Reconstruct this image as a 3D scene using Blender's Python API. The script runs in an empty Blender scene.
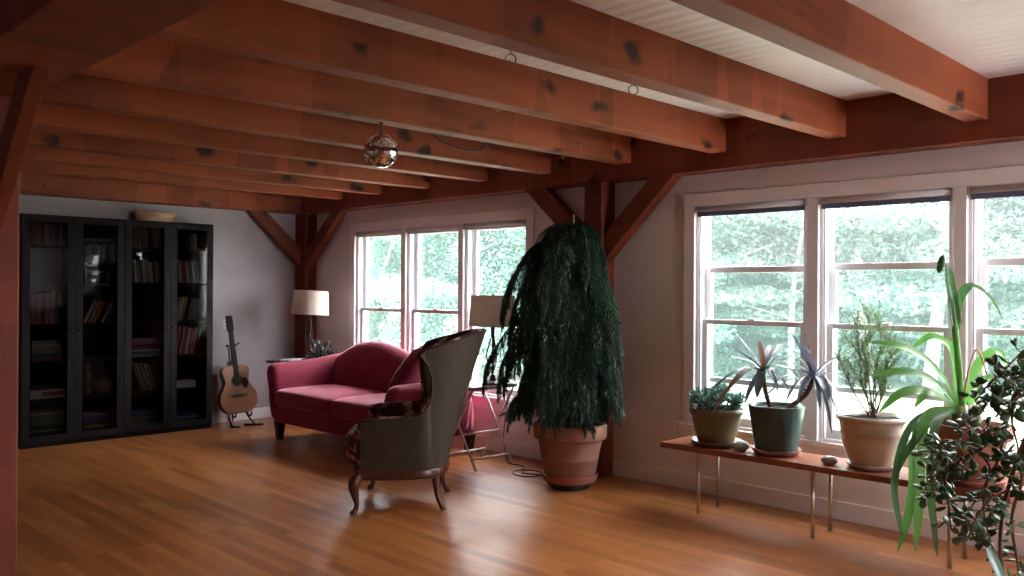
import bpy, bmesh, math, random
from mathutils import Vector, Matrix, Quaternion
random.seed(7)
C = bpy.context.scene.collection
PI = math.pi
V = Vector
# ---------------------------------------------------------------- helpers
def lin(r, g, b):
    f = lambda c: (c/255/12.92) if c/255 <= .04045 else ((c/255+.055)/1.055)**2.4
    return (f(r), f(g), f(b), 1)

def wloc(o):
    p = V((0, 0, 0))
    while o is not None:
        p += o.location; o = o.parent
    return p

class MB:
    """collects geometry in world coordinates and links it as ONE mesh object"""
    def __init__(s): s.v = []; s.f = []; s.mi = []; s.cur = 0
    def add(s, vs, fs):
        b = len(s.v); s.v += [V(p) for p in vs]; s.f += [tuple(i+b for i in f) for f in fs]; s.mi += [s.cur]*len(fs)
        return s
    def box(s, c, d, M=None):
        c = V(c); h = V(d)/2
        vs = [V((x*h.x, y*h.y, z*h.z)) for x in (-1, 1) for y in (-1, 1) for z in (-1, 1)]
        if M is not None: vs = [M @ p for p in vs]
        return s.add([p+c for p in vs], [(0, 1, 3, 2), (4, 6, 7, 5), (0, 4, 5, 1), (2, 3, 7, 6), (0, 2, 6, 4), (1, 5, 7, 3)])
    def b2(s, lo, hi):
        lo = V(lo); hi = V(hi); return s.box((lo+hi)/2, hi-lo)
    def bar(s, a, b, w, t, up=(0, 0, 1)):
        a = V(a); b = V(b); d = (b-a); L = d.length; d.normalize()
        x = d.cross(V(up)); x = x.normalized() if x.length > 1e-4 else V((1, 0, 0)); y = x.cross(d)
        M = Matrix((x, d, y)).transposed()
        return s.box((a+b)/2, (w, L, t), M)
    def tube(s, pts, r, n=8, caps=True):
        pts = [V(p) for p in pts]; m = len(pts)
        if not hasattr(r, '__len__'): r = [r]*m
        t0 = (pts[1]-pts[0]).normalized()
        nx = t0.orthogonal().normalized(); vs = []
        for i, p in enumerate(pts):
            t = (pts[min(i+1, m-1)]-pts[max(i-1, 0)])
            t = t.normalized() if t.length > 1e-7 else t0
            q = t0.rotation_difference(t); nx = (q @ nx); nx = (nx-t*nx.dot(t)).normalized(); ny = t.cross(nx); t0 = t
            for k in range(n):
                a = 2*PI*k/n; vs.append(p+(nx*math.cos(a)+ny*math.sin(a))*r[i])
        fs = [(i*n+k, i*n+(k+1) % n, (i+1)*n+(k+1) % n, (i+1)*n+k) for i in range(m-1) for k in range(n)]
        if caps: fs += [tuple(reversed(range(n))), tuple((m-1)*n+k for k in range(n))]
        return s.add(vs, fs)
    def lathe(s, prof, c=(0, 0, 0), n=40, M=None, rip=None):
        c = V(c); vs = []; m = len(prof)
        for i, (r, z) in enumerate(prof):
            for k in range(n):
                a = 2*PI*k/n; rr = r if rip is None else rip(r, a, z)
                p = V((rr*math.cos(a), rr*math.sin(a), z))
                if M is not None: p = M @ p
                vs.append(p+c)
        fs = [(i*n+k, i*n+(k+1) % n, (i+1)*n+(k+1) % n, (i+1)*n+k) for i in range(m-1) for k in range(n)]
        if prof[0][0] > 1e-4: fs.append(tuple(reversed(range(n))))
        if prof[-1][0] > 1e-4: fs.append(tuple((m-1)*n+k for k in range(n)))
        return s.add(vs, fs)
    def ell(s, c, r, n=12, m=8, M=None, e=1.0, ez=1.0):
        """(super)ellipsoid"""
        c = V(c); sg = lambda v, p: math.copysign(abs(v)**p, v); vs = []
        for i in range(m+1):
            ph = -PI/2+PI*i/m
            for k in range(n):
                a = 2*PI*k/n
                p = V((r[0]*sg(math.cos(ph), ez)*sg(math.cos(a), e), r[1]*sg(math.cos(ph), ez)*sg(math.sin(a), e), r[2]*sg(math.sin(ph), ez)))
                if M is not None: p = M @ p
                vs.append(p+c)
        return s.add(vs, [(i*n+k, i*n+(k+1) % n, (i+1)*n+(k+1) % n, (i+1)*n+k) for i in range(m) for k in range(n)])
    def prism(s, pts, d):
        """polygon of 3-D points pushed along d"""
        pts = [V(p) for p in pts]; n = len(pts); d = V(d)
        return s.add(pts+[p+d for p in pts], [tuple(range(n)), tuple(reversed(range(n, 2*n)))]+[(i, i+n, (i+1) % n+n, (i+1) % n) for i in range(n)])
    def grid(s, rows, close=False):
        m = len(rows); n = len(rows[0]); vs = [p for r in rows for p in r]
        return s.add(vs, [(i*n+k, i*n+(k+1) % n, (i+1)*n+(k+1) % n, (i+1)*n+k) for i in range(m-1) for k in range(n if close else n-1)])
    def leaf(s, pts, w, up=(0, 0, 1), fold=.25, tip=.15, base=.6):
        """strap leaf along pts, widest in the middle, folded in a shallow V"""
        pts = [V(p) for p in pts]; m = len(pts); rows = []
        for i, p in enumerate(pts):
            t = i/(m-1); d = (pts[min(i+1, m-1)]-pts[max(i-1, 0)]).normalized()
            x = d.cross(V(up)); x = x.normalized() if x.length > 1e-4 else d.orthogonal().normalized()
            n = x.cross(d)
            q = base+(1-base)*min(1, t/.3) if t < .3 else 1-(1-tip)*max(0, (t-.55)/.45)**2.2
            if i == m-1: q = .04
            h = w*q/2
            rows.append([p-x*h+n*h*fold, p, p+x*h+n*h*fold])
        return s.grid(rows)
    def build(s, name, mat, parent=None, smooth=False, bevel=0, seg=2, subsurf=0, fix=True, solid=0):
        me = bpy.data.meshes.new(name)
        off = wloc(parent) if parent is not None else V((0, 0, 0))
        org = off
        if parent is None and s.v:                                   # origin at the thing's base
            lo = V((min(p.x for p in s.v), min(p.y for p in s.v), min(p.z for p in s.v))); hi = V((max(p.x for p in s.v), max(p.y for p in s.v), 0))
            org = V(((lo.x+hi.x)/2, (lo.y+hi.y)/2, lo.z))
        me.from_pydata([p-org for p in s.v], [], s.f); 
        mats = mat if isinstance(mat, (list, tuple)) else [mat]
        for m in mats: me.materials.append(m)
        for p, i in zip(me.polygons, s.mi): p.material_index = i; p.use_smooth = bool(smooth)
        if fix:
            bm = bmesh.new(); bm.from_mesh(me)
            if not bevel: bmesh.ops.remove_doubles(bm, verts=bm.verts, dist=1e-6)
            bmesh.ops.recalc_face_normals(bm, faces=bm.faces); bm.to_mesh(me); bm.free()
        o = bpy.data.objects.new(name, me); C.objects.link(o)
        if parent is not None: o.parent = parent
        else: o.location = org
        if bevel:
            b = o.modifiers.new('bevel', 'BEVEL'); b.width = bevel; b.segments = seg; b.limit_method = 'ANGLE'; b.angle_limit = .6
            if smooth is not False or seg > 1:
                for p in me.polygons: p.use_smooth = True
                b.harden_normals = True
        if solid:
            q = o.modifiers.new('solid', 'SOLIDIFY'); q.thickness = solid; q.offset = 0
        if subsurf:
            q = o.modifiers.new('sub', 'SUBSURF'); q.levels = subsurf; q.render_levels = subsurf
        return o

def tag(o, label, cat, group=None, kind=None):
    if label: o['label'] = label
    if cat: o['category'] = cat
    if group: o['group'] = group
    if kind: o['kind'] = kind
    return o
def struct(o): o['kind'] = 'structure'; return o
def thing(name, loc, label, cat, group=None, rz=0):
    o = bpy.data.objects.new(name, None); C.objects.link(o); o.location = loc; o.rotation_euler = (0, 0, rz)
    o.empty_display_size = .1
    return tag(o, label, cat, group)
def copy_tree(o, parent=None):
    c = o.copy(); C.objects.link(c)
    if parent is not None: c.parent = parent
    for ch in list(o.children): copy_tree(ch, c)
    return c
def bez(pts, n=10):
    """smooth curve through pts (Catmull-Rom)"""
    P = [V(p) for p in pts]; P = [P[0]*2-P[1]]+P+[P[-1]*2-P[-2]]; out = []
    for i in range(1, len(P)-2):
        for k in range(n):
            t = k/n; a, b, c, d = P[i-1:i+3]
            out.append(.5*((2*b)+(c-a)*t+(2*a-5*b+4*c-d)*t*t+(3*b-a-3*c+d)*t**3))
    return out+[P[-2]]
def lerp1(tab, x):
    if x <= tab[0][0]: return tab[0][1]
    for (a, u), (b, w) in zip(tab, tab[1:]):
        if x <= b:
            t = (x-a)/(b-a); return u+(w-u)*t
    return tab[-1][1]
# ---------------------------------------------------------------- camera
F, YAW, PITCH, ROLL, H = 864.12, .782, .0010, -.00615, 1.42
_f = V((math.sin(YAW)*math.cos(PITCH), math.cos(YAW)*math.cos(PITCH), math.sin(PITCH)))
_r = V((math.cos(YAW), -math.sin(YAW), 0)); _d = _f.cross(_r)
R_ = _r*math.cos(ROLL)+_d*math.sin(ROLL); D_ = -_r*math.sin(ROLL)+_d*math.cos(ROLL)
cam = bpy.data.objects.new('camera', bpy.data.cameras.new('camera')); C.objects.link(cam)
M = Matrix((R_, -D_, -_f)).transposed().to_4x4(); M.translation = V((0, 0, H)); cam.matrix_world = M
cam.data.sensor_width = 36; cam.data.lens = F/1024*36; cam.data.clip_end = 300; cam.data.clip_start = .05
bpy.context.scene.camera = cam
def P(x, y, dep):
    """point seen at (x, y) of the survey photo, dep metres along the view axis"""
    return V((0, 0, H))+(_f+R_*((x-512)/F)+D_*((y-288)/F))*dep
# ---------------------------------------------------------------- materials
def mat(name, col, rough=.6, spec=.5, metal=0, **k):
    m = bpy.data.materials.new(name); m.use_nodes = True; b = m.node_tree.nodes['Principled BSDF']
    b.inputs['Base Color'].default_value = col if len(col) == 4 else (*col, 1)
    b.inputs['Roughness'].default_value = rough; b.inputs['Specular IOR Level'].default_value = spec; b.inputs['Metallic'].default_value = metal
    for a, v in k.items(): b.inputs[a].default_value = v
    return m
class NT:
    def __init__(s, m): s.t = m.node_tree; s.n = s.t.nodes; s.b = s.n['Principled BSDF']
    def __call__(s, kind, ins=None, **props):
        nd = s.n.new(kind)
        for a, v in props.items(): setattr(nd, a, v)
        for a, v in (ins or {}).items():
            if hasattr(v, 'is_output'): s.t.links.new(v, nd.inputs[a])
            else: nd.inputs[a].default_value = v
        return nd
    def link(s, a, b): s.t.links.new(a, b)
    def ramp(s, fac, stops):
        r = s.n.new('ShaderNodeValToRGB'); s.link(fac, r.inputs[0]); e = r.color_ramp.elements
        while len(e) < len(stops): e.new(.5)
        for q, (p, c) in zip(e, stops): q.position = p; q.color = c if len(c) == 4 else (*c, 1)
        return r.outputs[0]
    def mix(s, fac, a, b, mode='MIX'):
        x = s('ShaderNodeMix', data_type='RGBA', blend_type=mode)
        for i, v in ((0, fac), (6, a), (7, b)):
            if hasattr(v, 'is_output'): s.link(v, x.inputs[i])
            else: x.inputs[i].default_value = v
        return x.outputs[2]
    def bump(s, h, st=.2, dist=.01):
        b = s('ShaderNodeBump', {'Height': h, 'Strength': st, 'Distance': dist}); s.link(b.outputs[0], s.b.inputs['Normal'])

def coords(t, scale, rnd=True, kind='Object'):
    tc = t('ShaderNodeTexCoord'); src = tc.outputs[kind]
    if rnd:
        oi = t('ShaderNodeObjectInfo'); mu = t('ShaderNodeVectorMath', {0: (31.7, 17.3, 9.1)}, operation='SCALE')
        t.link(oi.outputs['Random'], mu.inputs['Scale'])
        ad = t('ShaderNodeVectorMath', {0: src, 1: mu.outputs[0]}, operation='ADD'); src = ad.outputs[0]
    mp = t('ShaderNodeMapping', {'Vector': src, 'Scale': scale}); return mp.outputs[0], src

def timber(name, axis, c1, c2, knot, rough=.62):
    """sawn and oiled timber, grain running along the axis (0 x, 1 y, 2 z)"""
    m = mat(name, c1, rough, .3); t = NT(m)
    sc = [7., 7., 7.]; sc[axis] = .45
    v, raw = coords(t, sc)
    n1 = t('ShaderNodeTexNoise', {'Vector': v, 'Scale': 2.2, 'Detail': 6, 'Roughness': .65, 'Distortion': .8})
    col = t.ramp(n1.outputs['Fac'], [(.25, c2), (.5, c1), (.78, [min(1, q*1.35) for q in c1[:3]])])
    s2 = [2.2, 2.2, 2.2]; s2[axis] = 1.1
    v2 = t('ShaderNodeMapping', {'Vector': raw, 'Scale': s2}).outputs[0]
    n3 = t('ShaderNodeTexNoise', {'Vector': v2, 'Scale': 1.6, 'Detail': 3})
    col = t.mix(t.ramp(n3.outputs['Fac'], [(.3, (0, 0, 0)), (.75, (.75, .75, .75))]), col, c2)
    # planed bands where the surface was hand finished
    s4 = [.25, .25, .25]; s4[axis] = 2.6
    v4 = t('ShaderNodeMapping', {'Vector': raw, 'Scale': s4}).outputs[0]
    vo2 = t('ShaderNodeTexVoronoi', {'Vector': v4, 'Scale': 1.3})
    sx = t('ShaderNodeSeparateColor', {0: vo2.outputs['Color']})
    col = t.mix(t.ramp(sx.outputs[0], [(.0, (0, 0, 0)), (1, (.5, .5, .5))]), col, [min(1, q*1.65) for q in c1[:3]]+[1])
    s3 = [1.0, 1.0, 1.0]; s3[axis] = .55
    v3 = t('ShaderNodeMapping', {'Vector': raw, 'Scale': s3}).outputs[0]
    dn = t('ShaderNodeTexNoise', {'Vector': raw, 'Scale': 9, 'Detail': 2})
    dv = t('ShaderNodeVectorMath', {0: dn.outputs['Color']}, operation='SCALE'); dv.inputs['Scale'].default_value = .12
    av = t('ShaderNodeVectorMath', {0: v3, 1: dv.outputs[0]}, operation='ADD')
    vo = t('ShaderNodeTexVoronoi', {'Vector': av.outputs[0], 'Scale': 3.6, 'Randomness': 1})
    k = t.ramp(vo.outputs['Distance'], [(.09, (1, 1, 1)), (.19, (0, 0, 0))])
    col = t.mix(k, col, knot)
    t.link(col, t.b.inputs['Base Color'])
    t.bump(n1.outputs['Fac'], .25, .004)
    return m

def noisy(name, c1, c2, scale=6, rough=.6, bump=0, detail=4, spec=.5, kind='Object', stretch=(1, 1, 1), dist=.01, **k):
    m = mat(name, c1, rough, spec, **k); t = NT(m)
    v, raw = coords(t, stretch, True, kind)
    n = t('ShaderNodeTexNoise', {'Vector': v, 'Scale': scale, 'Detail': detail, 'Roughness': .6})
    t.link(t.ramp(n.outputs['Fac'], [(.3, c1), (.7, c2)]), t.b.inputs['Base Color'])
    if bump: t.bump(n.outputs['Fac'], bump, dist)
    return m

def leafmat(name, c1, c2, rough=.45, trans=.35, scale=8, spec=.4):
    """leaf: noise-coloured, lets some light through"""
    m = mat(name, c1, rough, spec); t = NT(m)
    v, raw = coords(t, (1, 1, 1))
    n = t('ShaderNodeTexNoise', {'Vector': v, 'Scale': scale, 'Detail': 3})
    c = t.ramp(n.outputs['Fac'], [(.3, c1), (.7, c2)]); t.link(c, t.b.inputs['Base Color'])
    tr = t('ShaderNodeBsdfTranslucent', {'Color': c}); mx = t('ShaderNodeMixShader', {0: trans, 1: t.b.outputs[0], 2: tr.outputs[0]})
    t.link(mx.outputs[0], t.n['Material Output'].inputs[0]); return m

T1, T2, TK = (.245, .059, .021, 1), (.105, .022, .0085, 1), (.038, .010, .006, 1)
m_tx = timber('timber_x', 0, T1, T2, TK)
m_ty = timber('timber_y', 1, (.16, .034, .013, 1), (.10, .020, .008, 1), TK)
m_tz = timber('timber_z', 2, (.15, .030, .012, 1), (.10, .020, .008, 1), TK)
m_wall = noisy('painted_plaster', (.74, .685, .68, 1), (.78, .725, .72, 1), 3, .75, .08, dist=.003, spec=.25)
m_wallb = noisy('shaded_lavender_plaster', (.38, .34, .37, 1), (.42, .375, .405, 1), 3, .75, .08, dist=.003, spec=.25)  # darker tint stands in for the weaker light on the back wall
m_trim = noisy('white_trim_paint', (.83, .79, .80, 1), (.86, .82, .83, 1), 5, .38, .05, dist=.002)
m_sash = noisy('window_white', (.78, .78, .82, 1), (.82, .82, .85, 1), 5, .35)

def m_floor_():
    m = mat('oak_strip_floor', (.4, .18, .06, 1), .26, .5); t = NT(m)
    tc = t('ShaderNodeTexCoord'); sp = t('ShaderNodeSeparateXYZ', {0: tc.outputs['Object']}); cb = t('ShaderNodeCombineXYZ', {0: sp.outputs[1], 1: sp.outputs[0]})
    br = t('ShaderNodeTexBrick', {'Vector': cb.outputs[0], 'Color1': (0, 0, 0, 1), 'Color2': (1, 1, 1, 1), 'Mortar': (.5, .5, .5, 1), 'Scale': 1, 'Mortar Size': .0012, 'Mortar Smooth': .3, 'Bias': 0, 'Brick Width': .95, 'Row Height': .066}, offset=.37, offset_frequency=3)
    col = t.ramp(br.outputs['Color'], [(0, (.29, .100, .027)), (.5, (.40, .150, .043)), (1, (.50, .205, .066))])
    mp = t('ShaderNodeMapping', {'Vector': tc.outputs['Object'], 'Scale': (40, 1.6, 1)})
    n = t('ShaderNodeTexNoise', {'Vector': mp.outputs[0], 'Scale': 1.4, 'Detail': 6, 'Roughness': .6})
    col = t.mix(.55, col, t.ramp(n.outputs['Fac'], [(.3, (.72, .66, .6)), (.7, (1.0, 1.0, 1.0))]), 'MULTIPLY')
    col = t.mix(br.outputs['Fac'], col, (.10, .035, .01, 1))
    t.link(col, t.b.inputs['Base Color'])
    t.b.inputs['Roughness'].default_value = .31
    return m
m_floor = m_floor_()

def m_ceil_():
    m = mat('painted_ceiling_boards', (.72, .68, .67, 1), .5, .4); t = NT(m)
    tc = t('ShaderNodeTexCoord')
    mp0 = t('ShaderNodeMapping', {'Vector': tc.outputs['Object'], 'Scale': (1, .25, 1)})
    ns = t('ShaderNodeTexNoise', {'Vector': mp0.outputs[0], 'Scale': 3, 'Detail': 2})
    w = t('ShaderNodeTexWave', {'Vector': tc.outputs['Object'], 'Scale': 3.4, 'Distortion': .5, 'Detail': 2, 'Detail Scale': .6}, wave_type='BANDS', bands_direction='X', wave_profile='SIN')
    n = t('ShaderNodeTexNoise', {'Vector': mp0.outputs[0], 'Scale': 9, 'Detail': 3})
    h = t('ShaderNodeMath', {0: w.outputs['Fac'], 1: n.outputs['Fac']}, operation='ADD')
    t.link(t.ramp(ns.outputs['Fac'], [(.3, (.74, .655, .685)), (.7, (.80, .72, .75))]), t.b.inputs['Base Color'])
    t.bump(h.outputs[0], .5, .008); return m
m_ceil = m_ceil_()

def m_glass_():
    m = bpy.data.materials.new('window_glass'); m.use_nodes = True; t = m.node_tree; t.nodes.remove(t.nodes['Principled BSDF'])
    tr = t.nodes.new('ShaderNodeBsdfTransparent'); tr.inputs[0].default_value = (.93, .98, .97, 1)
    gl = t.nodes.new('ShaderNodeBsdfGlossy'); gl.inputs['Roughness'].default_value = .01
    fr = t.nodes.new('ShaderNodeFresnel')
    ge = t.nodes.new('ShaderNodeNewGeometry'); io = t.nodes.new('ShaderNodeMix'); io.inputs[2].default_value = 1.45; io.inputs[3].default_value = 1/1.45   # same reflectance leaving the pane as entering it
    t.links.new(ge.outputs['Backfacing'], io.inputs[0]); t.links.new(io.outputs[0], fr.inputs[0])
    mx = t.nodes.new('ShaderNodeMixShader'); t.links.new(fr.outputs[0], mx.inputs[0]); t.links.new(tr.outputs[0], mx.inputs[1]); t.links.new(gl.outputs[0], mx.inputs[2])
    t.links.new(mx.outputs[0], t.nodes['Material Output'].inputs[0]); return m
m_glass = m_glass_()
m_dimglass = m_glass.copy(); m_dimglass.name = 'shade_glass'  # door glass darkened to stand in for shade in the bookcases
for q in m_dimglass.node_tree.nodes:
    if q.type == 'BSDF_TRANSPARENT': q.inputs[0].default_value = (.48, .47, .46, 1)
    if q.type == 'MIX': q.inputs[2].default_value = 1.22; q.inputs[3].default_value = 1/1.22
m_black = mat('black_metal', (.012, .012, .014, 1), .4)
m_steel = mat('brushed_steel', (.62, .58, .54, 1), .28, metal=1)
m_bookcase = noisy('black_brown_veneer', (.005, .004, .004, 1), (.008, .006, .0055, 1), 8, .55, stretch=(8, 8, .6), spec=.12)
m_white = mat('white_lacquer', (.72, .72, .74, 1), .35)
m_terra = noisy('terracotta', (.30, .105, .065, 1), (.37, .145, .10, 1), 7, .8, .12, dist=.004, spec=.25)
m_terra_pale = noisy('weathered_terracotta', (.24, .115, .08, 1), (.32, .17, .125, 1), 5, .85, .15, dist=.004, spec=.2)
m_soil = noisy('potting_soil', (.02, .012, .008, 1), (.06, .04, .028, 1), 60, .95, .8, dist=.01, spec=.1)
m_bark = noisy('stem_bark', (.05, .035, .02, 1), (.10, .065, .04, 1), 30, .85, .3)

# ---------------------------------------------------------------- light levels
SKY, SUN, EXPO = 12.0, 1.0, 2.1
SKYC = (1, .91, .975, 1)
FILL_WIN = [(3.6, 4.9, 1.1, 1.85)]  # unseen window added behind the camera to brighten the room
LEFT_WIN = []
# ---------------------------------------------------------------- room shell
XW, YB, ZC = 5.235, 8.58, 2.565          # window wall, back wall, ceiling boards
XL, YF = -3.2, -2.8                      # walls behind and left of the camera
WT = .15
def wall_x(name, x0, x1, y0, y1, holes, m, z1=2.75):
    b = MB(); ys = sorted({y0, y1, *[h[0] for h in holes], *[h[1] for h in holes]})
    for a, c in zip(ys, ys[1:]):
        hs = [h for h in holes if h[0] <= a+1e-6 and h[1] >= c-1e-6]
        if not hs: b.b2((x0, a, 0), (x1, c, z1))
        else:
            b.b2((x0, a, 0), (x1, c, hs[0][2])); b.b2((x0, a, hs[0][3]), (x1, c, z1))
    return struct(b.build(name, m))
def wall_y(name, y0, y1, x0, x1, holes, m, z1=2.75):
    b = MB(); xs = sorted({x0, x1, *[h[0] for h in holes], *[h[1] for h in holes]})
    for a, c in zip(xs, xs[1:]):
        hs = [h for h in holes if h[0] <= a+1e-6 and h[1] >= c-1e-6]
        if not hs: b.b2((a, y0, 0), (c, y1, z1))
        else:
            b.b2((a, y0, 0), (c, y1, hs[0][2])); b.b2((a, y0, hs[0][3]), (c, y1, z1))
    return struct(b.build(name, m))
W1 = (.84, 3.425); W2 = (5.09, 7.60); ZS, ZT = .47, 2.01
FW = FILL_WIN
struct(MB().b2((XL-.2, YF-.2, -.12), (XW+WT, YB+.2, 0)).build('floor', m_floor)).location
struct(MB().b2((XL-.2, YF-.2, ZC), (XW+WT+.35, YB+.4, ZC+.2)).build('ceiling', m_ceil))
wall_x('wall_right', XW, XW+WT, YF-.15, YB+.15, [(W1[0], W1[1], ZS, ZT), (W2[0], W2[1], ZS, ZT)], m_wall)
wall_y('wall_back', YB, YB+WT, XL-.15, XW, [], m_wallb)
wall_x('wall_left', XL-WT, XL, YF-.15, YB, LEFT_WIN, m_wall)
wall_y('wall_front', YF-WT, YF, XL, XW, FW, m_wall)
bb = MB()
for a, c in ((YF, 4.15), (4.32, 8.38)): bb.b2((XW-.016, a, 0), (XW, c, .115))
struct(bb.build('baseboard_right', m_trim, bevel=.004))
struct(MB().b2((1.4, YB-.016, 0), (5.01, YB, .115)).build('baseboard_back', m_trim, bevel=.004))

m_screen = mat('haze_screen', (.10, .13, .125, 1), .8, .1); _t = NT(m_screen)  # insect screen put in to veil the outdoor view with haze
_tr = _t('ShaderNodeBsdfTransparent', {}); _tl = _t('ShaderNodeBsdfTranslucent', {'Color': (.10, .13, .125, 1)})
_m1 = _t('ShaderNodeMixShader', {0: .5, 1: _t.b.outputs[0], 2: _tl.outputs[0]}); _m2 = _t('ShaderNodeMixShader', {0: .22, 1: _tr.outputs[0], 2: _m1.outputs[0]})
_t.link(_m2.outputs[0], _t.n['Material Output'].inputs[0])
# windows: three double-hung units each
def window(name, y0, y1, drop, mull):
    """root mesh = casing; sashes are parts, each pane a sub-part"""
    cw = .088; b = MB(); x0 = XW-.02
    b.b2((x0, y1, ZS-.10), (XW, y1+cw, ZT+.09)); b.b2((x0, y0-cw, ZS-.10), (XW, y0, ZT+.09))
    b.b2((x0, y0, ZT), (XW, y1, ZT+.09))
    b.b2((XW-.035, y0-cw-.02, ZS-.03), (XW+.03, y1+cw+.02, ZS))            # stool
    b.b2((x0+.004, y0-cw, ZS-.115), (XW, y1+cw, ZS-.03))                  # apron
    for a, c in mull: b.b2((x0, a, ZS), (XW+WT, c, ZT))
    # jamb liners and outer sill
    b.b2((XW, y0, ZS-.001), (XW+WT+.05, y1, ZS+.02)); b.b2((XW, y0, ZT-.016), (XW+WT, y1, ZT))
    root = struct(b.build(name, m_trim, bevel=.003))
    edges = [y0]+[q for a, c in mull for q in (a, c)]+[y1]
    units = [(edges[i], edges[i+1]) for i in range(0, len(edges), 2)]
    for (a, c), dr in zip(units, drop):
        jl = MB()
        for y, s in ((a, 1), (c, -1)):
            jl.b2((XW+.005, min(y, y+s*.022), ZS+.02), (XW+WT, max(y, y+s*.022), ZT-.016))
            jl.b2((XW+.012, min(y, y+s*.034), ZS+.02), (XW+.040, max(y, y+s*.034), ZT-.016))     # inner stop
            jl.b2((XW+.077, min(y, y+s*.030), ZS+.02), (XW+.083, max(y, y+s*.030), ZT-.016))     # parting bead
            jl.b2((XW+.130, min(y, y+s*.032), ZS+.02), (XW+.145, max(y, y+s*.032), ZT-.016))     # outer screen frame
        jl.build('jamb_liner', m_sash, root, bevel=.002)
        for kind, xs, zb, zt in (('lower_sash', XW+.043, ZS+.021, 1.215), ('upper_sash', XW+.086, 1.18-dr, 2.005-dr-.012)):
            s = MB(); ya, yc = a+.024, c-.024; st = .045; x1 = xs+.032
            s.b2((xs, ya, zb), (x1, ya+st, zt)); s.b2((xs, yc-st, zb), (x1, yc, zt))
            bot, top = (.055, .034) if kind == 'lower_sash' else (.034, .042)
            s.b2((xs, ya+st, zb), (x1, yc-st, zb+bot)); s.b2((xs, ya+st, zt-top), (x1, yc-st, zt))
            so = s.build(kind, m_sash, root, bevel=.003)
            MB().b2((xs+.014, ya+st-.004, zb+bot-.004), (xs+.018, yc-st+.004, zt-top+.004)).build('glass_pane', m_glass, so)
        MB().b2((XW+.131, a+.03, ZS+.02), (XW+.1325, c-.03, ZT-.016)).build('haze_screen', m_screen, root)  # veil sheet that adds the haze
        # sash lock on the meeting rail
        MB().box((XW+.05, (a+c)/2, 1.222), (.03, .05, .014)).build('sash_lock', m_white, root, bevel=.004)
    return root, units
w1, units1 = window('window_1', W1[0], W1[1], (.385, .40, .41), [(1.64, 1.71), (2.51, 2.59)])
w2, units2 = window('window_2', W2[0], W2[1], (0, 0, 0), [(5.885, 5.955), (6.735, 6.805)])
if FILL_WIN:
    h = FILL_WIN[0]; b = MB(); yo = YF-WT
    for lo, hi in (((h[0]-.06, yo, h[2]-.06), (h[1]+.06, YF+.02, h[2])), ((h[0]-.06, yo, h[3]), (h[1]+.06, YF+.02, h[3]+.06)), ((h[0]-.06, yo, h[2]), (h[0], YF+.02, h[3])), ((h[1], yo, h[2]), (h[1]+.06, YF+.02, h[3]))): b.b2(lo, hi)
    w4 = struct(b.build('added_fill_window', m_trim, bevel=.003)); MB().b2((h[0], YF-.08, h[2]), (h[1], YF-.075, h[3])).build('glass_pane', m_glass, w4)  # frame and pane of the added fill-light opening
if LEFT_WIN:
    h = LEFT_WIN[0]; b = MB(); xo = XL-WT
    for lo, hi in (((xo, h[0]-.06, h[2]-.06), (XL+.02, h[1]+.06, h[2])), ((xo, h[0]-.06, h[3]), (XL+.02, h[1]+.06, h[3]+.06)), ((xo, h[0]-.06, h[2]), (XL+.02, h[0], h[3])), ((xo, h[1], h[2]), (XL+.02, h[1]+.06, h[3]))): b.b2(lo, hi)
    w3 = struct(b.build('window_3', m_trim, bevel=.003)); MB().b2((XL-.08, h[0], h[2]), (XL-.075, h[1], h[3])).build('glass_pane', m_glass, w3)
# roller shades drawn up under the head casing
m_navy = noisy('navy_shade_cloth', (.11, .12, .20, 1), (.13, .14, .23, 1), 60, .8)
m_roll = noisy('pale_shade_cloth', (.58, .54, .55, 1), (.64, .60, .61, 1), 60, .8)
names1 = ['right of the amaryllis stalk', 'in the middle of the window behind the potted plants', 'nearest the bare pinkish wall and timber brace']
names2 = ['nearest the big drooping plant', 'in the middle of the window behind the sofa', 'nearest the corner of the room']
for units, nm, bar in ((units1, names1, True), (units2, names2, False)):
    for (a, c), n in zip(units, nm):
        t = thing('roller_shade', (XW+.0, (a+c)/2, 1.94), ('rolled-up shade with navy hem bar, ' if bar else 'rolled-up pale shade without dark bar, ')+n, 'shade')
        MB().tube([(XW+.002, a+.012, 1.985), (XW+.002, c-.012, 1.985)], .021, 14).build('roll', m_roll, t, smooth=True)
        if bar:
            MB().b2((XW-.008, a+.02, 1.935), (XW+.004, c-.015, 1.972)).build('hem_bar', m_navy, t, bevel=.004)
        else:
            MB().b2((XW-.004, a+.02, 1.948), (XW+.004, c-.015, 1.966)).build('hem_bar', m_roll, t, bevel=.004)
        for y in (a+.008, c-.008): MB().b2((XW-.022, y-.006, 1.962), (XW+.022, y+.006, 2.012)).build('bracket', m_steel, t, bevel=.002)

# ---------------------------------------------------------------- timber frame
ordn = ['first', 'second', 'third', 'fourth', 'fifth', 'sixth', 'seventh', 'eighth', 'ninth']
JY = [1.495, 2.275, 3.095, 3.885, 4.68, 5.42, 6.20, 6.94, 7.63]
jd = ['nearest the camera, under the bright white boards', 'with two metal rings screwed into its underside', 'third from the right, large dark knots on its face',
      'carrying the mirror ball and a loop of dark cable', 'just beyond the mirror ball', 'second beyond the mirror ball', 'third beyond the mirror ball', 'next to last before the back wall', 'last before the beam on the back wall']
for i, y in enumerate(JY):
    j = MB().b2((1.13, y, 2.345), (5.10, y+.118, ZC+.01)).build('ceiling_joist', m_tx, bevel=.007)
    tag(j, 'exposed orange-brown ceiling joist, '+jd[i], 'joist', 'ceiling joists')
def beam(name, lo, hi, m, label, cat='beam', bev=.01):
    return tag(MB().b2(lo, hi).build(name, m, bevel=bev), label, cat)
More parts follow.
